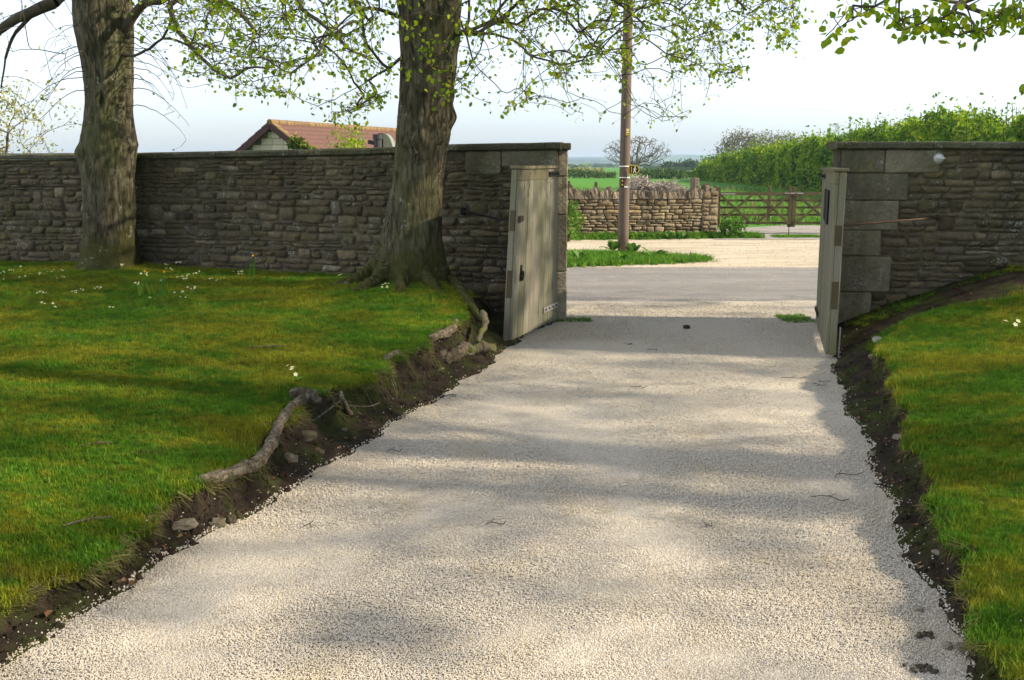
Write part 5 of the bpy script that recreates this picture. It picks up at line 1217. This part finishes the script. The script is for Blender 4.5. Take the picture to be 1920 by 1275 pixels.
# bleached bramble thicket behind the low wall
bt = thing('bramble_thicket', at_y(1240, 350, 25.6), 'bleached leafless bramble heap showing over the low stone wall', 'thicket'); r = np.random.default_rng(19); A = []; B = []
for px0, px1, pt, n in ((1165, 1225, 333, 700), (1200, 1292, 342, 700), (1150, 1190, 347, 150)):
    for _ in range(n):
        px = r.uniform(px0, px1); c = (px0 + px1) / 2; f = 1 - ((px - c) / ((px1 - px0) / 2)) ** 2; zt = at_y(px, pt, 25.2).z; z = .7 + (zt - .7) * f ** .5 * r.uniform(.55, 1.02)
        p = np.array([(px - 960) / FPX * 25.4, r.uniform(24.8, 26.0), z]); d = r.normal(size=3); d[2] *= .6; d *= r.uniform(.06, .2) / np.linalg.norm(d); A.append(p - d); B.append(p + d)
A = np.array(A); B = np.array(B); k = np.full(len(A), .008); V, Fc = tubes(A, B, k, k * .6, 4); obj_np('canes', V, Fc, MT['dead_twig'], bt, False, 'stuff')

# ------------------------------------------------------------------ ground cover
r = np.random.default_rng(101)
def sample(n, x0, x1, y0, y1): return r.uniform(x0, x1, n), r.uniform(y0, y1, n)
tufts = [tuft_mesh('tuft%d' % k, 15, .013 + .003 * k, .024, .0024, MT['grass_blade'], 200 + k, .9) for k in range(4)]
PP = []; SS = []
def lawn_pts(side):
    zf = z_left if side < 0 else z_right
    for y0, y1, dens, sc in ((1.8, 4.5, 4200, .95), (4.5, 6.5, 2900, 1.1), (6.5, 9., 1700, 1.25), (9., 13.4, 1000, 1.4)):
        x0, x1 = (-11.5, -.3) if side < 0 else (1.3, 9.)
        n = int((x1 - x0) * (y1 - y0) * dens); x, y = sample(n, x0, x1, y0, y1)
        k = (x < ll(y)) & (y < ywall_left(x) - .04) if side < 0 else (x > lr(y)) & (y < ywall_right(x) - .04)
        x, y = x[k], y[k]
        if side < 0: k = ((x - T2[0]) ** 2 + (y - T2[1]) ** 2 > .3) & ((x - T1[0]) ** 2 + (y - T1[1]) ** 2 > .16); x, y = x[k], y[k]
        z = zf(x, y); P = np.stack([x, y, z], 1); k = inview(P, 1000); P = P[k]
        wear = vnoise(P[:, :2], 2.3, 77); k = r.random(len(P)) < np.clip(1.1 - .35 * np.maximum(wear, 0), .5, 1); P = P[k]
        PP.append(P); SS.append(sc * r.uniform(.6, 1.25, len(P)) * (1 + .4 * np.clip(vnoise(P[:, :2], 8., 78), 0, 1)))
    # longer grass hanging over the cut edge
    n = 5200; y = r.uniform(2.2, 9.4 if side < 0 else 8.4, n); d = np.abs(r.normal(size=n)) * .045; x = (ll(y) - d + .02) if side < 0 else (lr(y) + d - .02)
    P = np.stack([x, y, zf(x - .03 if side < 0 else x + .03, y) - .008], 1); k = inview(P, 900); PP.append(P[k]); SS.append(r.uniform(.9, 2.0, k.sum()))
for s_, nm, lb in ((-1, 'grass', 'mown mossy grass blades over the left lawn'), (1, 'grass', 'mown mossy grass blades over the right lawn')):
    PP, SS = [], []; lawn_pts(s_); P = np.vstack(PP); S = np.concatenate(SS); n = len(P)
    rot = np.stack([r.normal(size=n) * .18, r.normal(size=n) * .18, r.uniform(0, 6.28, n)], 1); scatter(nm, tufts, P, rot, S, r.integers(0, 4, n), lb, 'grass')
# withered grass and root hair hanging from the cut turf
n = 1700; y = r.uniform(2.4, 9.3, n); lft = r.random(n) < .65; y = np.where(lft, y, np.minimum(y, 8.3))
x = np.where(lft, ll(y) + .012, lr(y) - .012); z = np.where(lft, cz(LL, y), cz(LR, y)) * r.uniform(.72, 1.0, n) + .01; P = np.stack([x, y, z], 1)
hang = [tuft_mesh('hang%d' % k, 9, .07, .02, .003, MT['dry_grass'], 540 + k, .8) for k in range(3)]
scatter('withered_grass', hang, P, np.stack([r.normal(size=n) * .5, np.where(lft, 1., -1.) * r.uniform(1.3, 2.6, n), r.normal(size=n) * .4], 1), r.uniform(.5, 1.3, n), r.integers(0, 3, n), 'withered grass and root hair hanging from the cut turf edges', 'grass')
x = r.uniform(3.5, 7.5, 5200); y = r.uniform(8.7, 10.45, 5200); k = (x < lr(y)) & (y < ywall_right(x) - .03) & (vnoise(np.stack([x, y], 1), 3.4, 9) > -.25); P = np.stack([x, y, z_right(x, y)], 1)[k]; n = len(P)
y2 = r.uniform(7.6, 10.2, 3200); x2 = lr(y2) - np.abs(r.normal(size=3200)) * .22; k2 = (x2 > gr(y2) + .3) & (y2 < ywall_right(x2) - .05); P = np.vstack([P, np.stack([x2, y2, z_right(x2, y2)], 1)[k2]]); n = len(P)
scatter('sparse_moss_grass', tufts, P, np.stack([r.normal(size=n) * .3, r.normal(size=n) * .3, r.uniform(0, 6.28, n)], 1), r.uniform(.7, 1.8, n), r.integers(0, 4, n), 'sparse moss and grass on the shaded earth under the right wall', 'grass')
# gravel
pb_ = [pebble_mesh('pebble%d' % k, 300 + k, MT['pebble']) for k in range(6)]
PP = []; SS = []
for y0, y1, dens, s0 in ((2.4, 3.6, 30000, .0035), (3.6, 4.6, 20000, .0038), (4.6, 6., 10000, .0043), (6., 7.6, 4000, .0048), (7.6, 12.4, 1200, .0054)):
    n = int(5.8 * (y1 - y0) * dens); x, y = sample(n, -2.1, 3.7, y0, y1)
    ea = x - gl(y); eb = gr(y) - x; e = np.minimum(ea, eb); k = (e > -.02) | ((e > -.22) & (r.random(n) < .085 * np.exp(e / .05) + .006)); x, y, e = x[k], y[k], e[k]
    z = np.where(e > 0, .0002, np.where(x < 1, z_left(x, y), z_right(x, y)) + .002) - .001; P = np.stack([x, y, z], 1); k = inview(P, 600); PP.append(P[k]); SS.append(s0 * r.uniform(.6, 1.45, k.sum()))
P = np.vstack(PP); S = np.concatenate(SS); n = len(P)
scatter('loose_gravel', pb_, P, np.stack([r.normal(size=n) * .5, r.normal(size=n) * .5, r.uniform(0, 6.28, n)], 1), S, r.integers(0, 6, n), 'pale angular limestone chippings covering the drive', 'gravel')
gx_ = r.uniform(-2, 9, 16000); gy_ = r.uniform(11.4, 23.2, 16000); on_road = (gy_ > 13.1) & (gy_ < 16.5); k = ~on_road | (r.random(16000) < .16); P = np.stack([gx_, gy_, np.full(16000, -.004)], 1)[k]; n = len(P)
scatter('road_grit', pb_, P, np.stack([r.normal(size=n) * .5, r.normal(size=n) * .5, r.uniform(0, 6.28, n)], 1), r.uniform(.004, .010, n), r.integers(0, 6, n), 'pale grit strewn over the road edge and far verge', 'gravel')
lit = mesh_np('litter_leaf', (LEAFV - np.array([0, .5, 0])) * np.array([1, 1, 3.]), LEAFF); lit.materials.append(MT['brown_leaf'])
y = r.uniform(2.6, 10.3, 520); t_ = r.random(520); lft = r.random(520) < .5; x = np.where(lft, gl(y) + (ll(y) - gl(y)) * t_, gr(y) + np.minimum(lr(y) - gr(y), 2.6) * t_); k = np.where(lft, y < 10.2, y < ywall_right(x) - .05)
P = np.stack([x, y, np.where(lft, z_left(x, y), z_right(x, y)) + .004], 1)[k]; n = len(P)
scatter('leaf_litter', [lit], P, np.stack([r.normal(size=n) * .6, r.normal(size=n) * .6, r.uniform(0, 6.28, n)], 1), r.uniform(.012, .04, n), np.zeros(n), 'brown leaf litter scattered over the bare earth banks', 'leaf litter')
# crumbs of earth on the banks
cl_ = [pebble_mesh('clod%d' % k, 400 + k, MT['soil']) for k in range(4)]
n = 16000; y = r.uniform(2.4, 9.4, n); t_ = r.random(n); lft = r.random(n) < .5
x = np.where(lft, gl(y) + (ll(y) - gl(y)) * t_, gr(y) + (lr(y) - gr(y)) * t_); z = np.where(lft, z_left(x, y), z_right(x, y)) - .012; P = np.stack([x, y, z], 1); P = P[inview(P, 200)]; n = len(P)
scatter('earth_crumbs', cl_, P, r.uniform(0, 6.28, (n, 3)), r.choice([.006, .01, .014, .024], n, p=[.45, .3, .2, .05]) * r.uniform(.6, 1.4, n), r.integers(0, 4, n), 'crumbly dark earth along the cut banks', 'earth')
# verge grass round the pole, weeds along the far wall, long field grass
lush = [tuft_mesh('lush%d' % k, 14, .085 + .015 * k, .06, .011, MT['lush_grass'], 500 + k, 1.3) for k in range(3)]
dryt = [tuft_mesh('dry%d' % k, 12, .26, .09, .014, MT['dry_grass'], 520 + k, .7) for k in range(2)]
vy0 = lambda x: np.interp(x, [-3, .8, 2.6, 3.7], [17.0, 17.05, 17.6, 18.2]); vy1 = lambda x: np.interp(x, [-3, .8, 2.2, 3.1, 3.7], [19.6, 19.6, 19.3, 18.9, 18.3])
x = r.uniform(-3, 3.7, 9000); y = r.uniform(16.8, 20.6, 9000); k = (y > vy0(x) + r.normal(size=9000) * .12) & (y < vy1(x) + r.normal(size=9000) * .12); P1 = np.stack([x[k], y[k], np.full(k.sum(), -.02)], 1)
uw = r.uniform(3.2, PF.len + .9, 5200); P2 = np.array([list(PF(min(q, PF.len) , .06 + abs(r.normal()) * .22, -.02) + Vector((max(0, q - PF.len), 0, 0))) for q in uw])
x = r.uniform(6.3, 8.0, 900); y = 24.1 + r.normal(size=900) * .16; P3 = np.stack([x, y, x * 0 - .02], 1)
x = r.uniform(3.05, 3.4, 260); y = r.uniform(10.9, 11.5, 260); P4 = np.stack([x, y, x * 0 - .01], 1); x = r.uniform(.5, .9, 160); y = 11.0 + r.uniform(0, .25, 160); P5 = np.stack([x, y, x * 0 - .01], 1)
P = np.vstack([P1, P2, P3, P4, P5]); n = len(P); S = np.concatenate([r.uniform(.6, 1.3, len(P1)), r.uniform(.5, 1.3, len(P2)), r.uniform(.3, .7, len(P3)), r.uniform(.15, .4, len(P4) + len(P5))])
scatter('verge_grass', lush, P, np.stack([r.normal(size=n) * .15, r.normal(size=n) * .15, r.uniform(0, 6.28, n)], 1), S, r.integers(0, 3, n), 'lush green verge grass round the pole and along the low wall', 'grass')
n = 15000; y = 24.8 + r.random(n) ** 1.6 * 45; x = -3 + (y * .62 + 6) * r.random(n); k = ~((x > 4.9) & (x < 11.5) & (y < 28.8)); P = np.stack([x, y, np.full(n, -.04)], 1)[k]; n = len(P)
scatter('field_grass', lush + dryt, P, np.stack([r.normal(size=n) * .15, r.normal(size=n) * .15, r.uniform(0, 6.28, n)], 1), r.uniform(.7, 1.5, n) , np.where(r.random(n) < .16, r.integers(3, 5, n), r.integers(0, 3, n)), 'long mixed grass in the field beyond the gates', 'grass')
# leafy docks at the pole and weeds at the wall foot
def dock(p, n, L, label, seed, group=None, name='dock_plant', mat='weed_leaf'):
    r = np.random.default_rng(seed); t = thing(name, p, label, 'plant', group)
    for k in range(n):
        a = r.uniform(0, 6.28); el = r.uniform(.35, 1.2); l = L * r.uniform(.6, 1.15); d = np.array([math.cos(a) * math.cos(el), math.sin(a) * math.cos(el), math.sin(el)]); sdv = np.array([-math.sin(a), math.cos(a), 0]); V = []
        for q, wq, dz in ((0, .05, 0), (.3, .16, .0), (.6, .2, -.03), (.85, .12, -.1), (1., .01, -.2)):
            c = np.array(p) + d * l * q + np.array([0, 0, dz * l]); V += [c - sdv * wq * l, c + np.array([0, 0, -.03 * l]), c + sdv * wq * l]
        Fc = [(3 * i + j, 3 * i + j + 1, 3 * i + 4 + j, 3 * i + 3 + j) for i in range(4) for j in range(2)]; obj('leaf', V, Fc, MT[mat], t, True)
    return t
dock(at_z(1150, 470, 0), 12, .34, 'leafy dock plant at the left foot of the pole', 1); dock(at_z(1185, 478, 0), 12, .34, 'broad leaved dock plant just right of the pole foot', 2)
dock(at_z(1225, 484, 0), 10, .36, 'dock plant with upright leaves at the right of the verge', 3); dock(at_z(1085, 490, 0), 9, .28, 'low dock plant on the left of the verge', 4); dock(at_z(1168, 492, 0), 9, .26, 'low dock plant on the verge in front of the pole', 5)
for k, (px, py) in enumerate([(1130, 447), (1150, 446), (1195, 446), (1212, 447), (1228, 446), (1252, 446), (1268, 447), (1283, 446)]): dock(at_z(px, py, 0) + Vector((0, -.1, 0)), 8, .24, 'leafy green weed growing along the foot of the low wall', 20 + k, 'weeds at the foot of the low wall', 'wall_weed')
bush('corner_weed', (1.25, 22.6, -.05), .35, .3, .8, 420, .09, MT['weed_leaf'], 'tall leafy weed at the left end of the low wall', 'plant', 91, stems=5)
bush('corner_weed', (5.25, 23.85, -.05), .3, .25, .42, 320, .08, MT['weed_leaf'], 'leafy weed clump at the field gate end of the low wall', 'plant', 92, stems=5)

# primroses, daffodils
def primrose(p, seed, label, group, s=1.):
    r = np.random.default_rng(seed); t = thing('primrose', p, label, 'flower', group); m = MB()
    for k in range(7):
        a = k * .9 + r.uniform(-.2, .2); l = .07 * s * r.uniform(.7, 1.2); d = Vector((math.cos(a), math.sin(a), .35)); sv = Vector((-math.sin(a), math.cos(a), 0)); b = Vector(p)
        m.add([b, b + d * l * .6 - sv * .018 * s, b + d * l + Vector((0, 0, -.012)), b + d * l * .6 + sv * .018 * s], [(0, 1, 2), (0, 2, 3)])
    m.build('leaves', MT['lush_grass'], t); nf = int(r.integers(2, 6))
    for k in range(nf):
        c = Vector(p) + Vector((r.normal() * .035 * s, r.normal() * .03 * s, (.05 + r.uniform(0, .04)) * s)); up = Vector((r.normal() * .5, -.6 + r.normal() * .4, 1)).normalized(); x = up.orthogonal().normalized(); y = up.cross(x); V = [c]; Fc = []
        for j in range(10): rr_ = (.018 if j % 2 == 0 else .012) * s; V.append(c + (x * math.cos(j * .628) + y * math.sin(j * .628)) * rr_ + up * .004)
        obj('bloom', V, [(0, 1 + j, 1 + (j + 1) % 10) for j in range(10)], MT['primrose_petal'], t)
pr = [(8, 517), (22, 512), (44, 508), (10, 529), (46, 527), (75, 520), (98, 514), (115, 528), (116, 512), (82, 556), (140, 554), (154, 550), (188, 549), (92, 580), (104, 582), (213, 584), (257, 541), (270, 524), (310, 504), (315, 512), (340, 503), (334, 526), (345, 530), (352, 524), (367, 520), (372, 516), (284, 565), (345, 560), (340, 567), (398, 533), (362, 550), (446, 515), (453, 520), (410, 531), (640, 522), (722, 540), (725, 548), (300, 533), (425, 528), (232, 505)]
for k, (px, py) in enumerate(pr): primrose(on(z_left, px, py), 700 + k, 'pale primrose clump in the grass along the foot of the left wall', 'primroses below the left wall', random.uniform(.5, .9))
primrose(on(z_left, 552, 712), 760, 'single white flower in the middle of the left lawn near the bank', None)
primrose(on(z_right, 1905, 628), 761, 'pale primrose clump on the right lawn at the picture edge', None, 1.3)
for k, (px, py, lb) in enumerate([(272, 555, 'daffodil clump with upright leaves in front of the far left tree'), (308, 556, 'daffodil clump just right of the far left tree'), (473, 520, 'daffodil clump between the two trees, close to the wall')]):
    p = on(z_left, px, py); t = thing('daffodil', p, lb, 'flower'); r = np.random.default_rng(900 + k); m = MB()
    for j in range(11):
        a = r.uniform(0, 6.28); b = p + Vector((r.normal() * .05, r.normal() * .03, 0)); h = r.uniform(.14, .27); e = b + Vector((math.cos(a) * .05, math.sin(a) * .05, h)); sv = Vector((.006, 0, 0)); m.add([b - sv, b + sv, e], [(0, 1, 2)])
    m.build('leaves', MT['lush_grass'], t)
    c = p + Vector((.03, -.02, .25)); m = MB(); m.tube([c, c + Vector((.0, -.03, .005))], [.007, .011], 8); m.build('bloom', MT['daffodil'], t); MB().tube([p, c], .003, 5).build('stalk', MT['lush_grass'], t)

# loose stones, twigs, dead leaves -----------------------------------------------------
def loose(name, p, a, b, c, label, seed, mat='loose_stone', group=None, cat='stone', rz=0):
    import bmesh
    rs = random.Random(seed); bm = bmesh.new(); bmesh.ops.create_icosphere(bm, subdivisions=2, radius=1)
    for v in bm.verts:
        q = v.co.copy(); k = 1 + .25 * nz(q.x * 1.6 + seed, q.y * 1.6, q.z * 1.6); mx = max(abs(q.x), abs(q.y), abs(q.z)); k *= (1 + .35 * (1 - mx)) ; v.co = Vector((q.x * a * k / (mx ** .5), q.y * b * k / (mx ** .5), q.z * c * k / (mx ** .5)))
    bmesh.ops.rotate(bm, verts=bm.verts, cent=(0, 0, 0), matrix=Matrix.Rotation(rz, 3, 'Z'))
    me = bpy.data.meshes.new(name); bm.to_mesh(me); bm.free(); o = link(name, me, MT[mat], None, p); return props(o, label, cat, group)
p = at_z(1287, 616, 0); loose('brick_lump', p + Vector((0, 0, .018)), .036, .028, .022, 'small dark brown stone alone in the middle of the gateway', 1, 'rust')
p = on(z_left, 343, 988, .06); loose('flat_stone', p + Vector((0, 0, .012)), .062, .05, .022, 'flat grey stone in the soil below the long root', 2, 'stained_stone', rz=.4)
for k, (px, py, a, lb) in enumerate([(1812, 1217, .032, 'pale flat stone at the lower right gravel edge'), (1776, 1212, .022, 'grey stone next to the pale one at the lower right edge'), (1637, 852, .026, 'pale stone on the right gravel edge, halfway up the drive'), (1685, 822, .036, 'tan angular stone under the right lawn edge'), (1640, 672, .05, 'white flat stone near the right gate at the lawn corner'), (1646, 640, .06, 'grey stone at the far corner of the right lawn'), (1757, 1038, .022, 'bluish stone on the dark soil below the right lawn'), (1722, 1142, .018, 'small white stone at the right gravel edge')]):
    p = on(z_right, px, py, .04); loose('loose_stone', p + Vector((0, 0, a * .25)), a, a * .75, a * .45, lb, 10 + k, rz=k * .9)
for k, (px, py, a, lb) in enumerate([(290, 1034, .022, 'tan rounded stone at the left soil edge, lower left'), (595, 752, .03, 'stone wedged under the root knob'), (540, 832, .05, 'mossy stone under the bend of the long root'), (575, 800, .055, 'tan block stone in the bank right of the long root'), (430, 918, .035, 'pale stone tucked below the thick end of the long root'), (405, 925, .04, 'upright mossy stone below the thick end of the long root'), (602, 848, .025, 'flat stone on the soil between root and gravel'), (645, 806, .02, 'small pale stone below the forked root'), (829, 692, .018, 'white pebble near the gate end of the left bank'), (840, 700, .015, 'second white pebble near the gate end of the left bank'), (880, 635, .05, 'pale boulder among the roots beside the gate'), (780, 660, .035, 'grey stone under the turf between roots')]):
    p = on(z_left, px, py, .1); loose('bank_stone', p + Vector((0, 0, a * .0)), a, a * .8, a * .6, lb, 30 + k, 'stained_stone', rz=k * 1.3)
rq = random.Random(12)
for k, (px, py, L, an) in enumerate([(1490, 708, .22, .1), (1535, 720, .12, 2.5), (1225, 655, .10, .4), (1200, 725, .14, .1), (1590, 890, .2, .3), (1560, 935, .18, -.3), (1610, 770, .12, .8), (930, 980, .10, .3), (585, 985, .05, .1), (1180, 645, .08, 1.), (850, 740, .08, .3), (1545, 715, .1, .2), (740, 845, .09, .2), (1330, 985, .07, .5)]):
    p = at_z(px, py, .012); d = Vector((math.cos(an), math.sin(an), 0)); s_ = Vector((-d.y, d.x, 0)); pts = [p - d * L / 2, p - d * L * .15 + s_ * .02, p + d * L * .2 - s_ * .01, p + d * L / 2 + s_ * .012]
    t = thing('twig', p, 'thin dark fallen twig lying on the gravel drive', 'twig', 'fallen twigs on the drive'); pts = [q + Vector((rq.uniform(-.015, .015), rq.uniform(-.02, .02), 0)) for q in pts]; MB().tube(spline(pts, 4), rq.uniform(.0018, .003), 5).build('stick', MT['twig_bark'], t); MB().tube([pts[1], pts[1] + d * L * .25 + s_ * .05], .002, 5).build('side_shoot', MT['twig_bark'], t)
for k, (px, py, L, an, lb) in enumerate([(165, 985, .2, .6, 'pale stick lying on the lower left lawn'), (180, 840, .16, .4, 'thin dry stem on the left lawn'), (500, 655, .3, .3, 'dead twig on the lawn near the trees')]):
    p = on(z_left, px, py) + Vector((0, 0, .02)); d = Vector((math.cos(an), math.sin(an), 0)); s_ = Vector((-d.y, d.x, .1)); t = thing('fallen_stick', p, lb, 'twig'); MB().tube(spline([p - d * L / 2, p + s_ * .02, p + d * L / 2], 4), .004, 5).build('stick', MT['root_bark'], t); MB().tube([p, p + d * L * .2 + s_ * .06], .002, 5).build('side_shoot', MT['root_bark'], t)
for k, (px, py, zf, lb) in enumerate([(252, 1098, z_left, 'curled rust coloured dead leaf on the soil at lower left'), (95, 1155, z_left, 'brown dead leaf at the lower left gravel edge'), (1815, 1180, z_right, 'brown dead leaf on the soil at lower right'), (650, 825, z_left, 'brown dead leaf below the forked root')]):
    p = on(zf, px, py, .02) + Vector((0, 0, .012)); V = [p + Vector((x * .05, y * .07, z * .05 + .02 * abs(x))) for x, y, z in LEAFV - np.array([0, .5, 0])]; o = obj('dead_leaf', V, LEAFF.tolist(), MT['brown_leaf']); props(o, lb, 'leaf')
for k, (px, py, a) in enumerate([(1728, 1253, .045), (1733, 1190, .035)]):
    p = at_z(px, py, .004); m = MB()
    for _ in range(26):
        d = Vector((rq.gauss(0, a * .45), rq.gauss(0, a * .4), rq.uniform(-.002, .005))); q = rq.uniform(.004, .011); c0 = p + d
        m.tube([c0 - Vector((0, 0, q * .5)), c0, c0 + Vector((0, 0, q * .7))], [q * .8, q, q * .4], 6, k, .5, 40.)
    o = m.build('earth_clod', MT['stained_stone'], None, True); props(o, ['dark crumbled clod of earth on the gravel at the bottom right', 'smaller dark clod of earth on the gravel above the other'][k], 'clod')

# ------------------------------------------------------------------ hazy air
V = [(-5600, -40, -9), (5600, -40, -9), (5600, 3600, -9), (-5600, 3600, -9), (-5600, -40, 31), (5600, -40, 31), (5600, 3600, 31), (-5600, 3600, 31)]
hz = obj('haze', V, BOXF, None, None, False, 'stuff')
hm = bpy.data.materials.new('haze'); hm.use_nodes = True; nt = hm.node_tree
for nd in list(nt.nodes):
    if nd.type != 'OUTPUT_MATERIAL': nt.nodes.remove(nd)
pv = nt.nodes.new('ShaderNodeVolumePrincipled'); pv.inputs['Color'].default_value = (.60, .79, 1, 1); pv.inputs['Density'].default_value = 2.6e-4; pv.inputs['Anisotropy'].default_value = .2
nt.links.new(pv.outputs[0], nt.nodes['Material Output'].inputs['Volume']); hz.data.materials.append(hm)
props(hz, 'pale blue haze filling the air over the distance', 'haze')
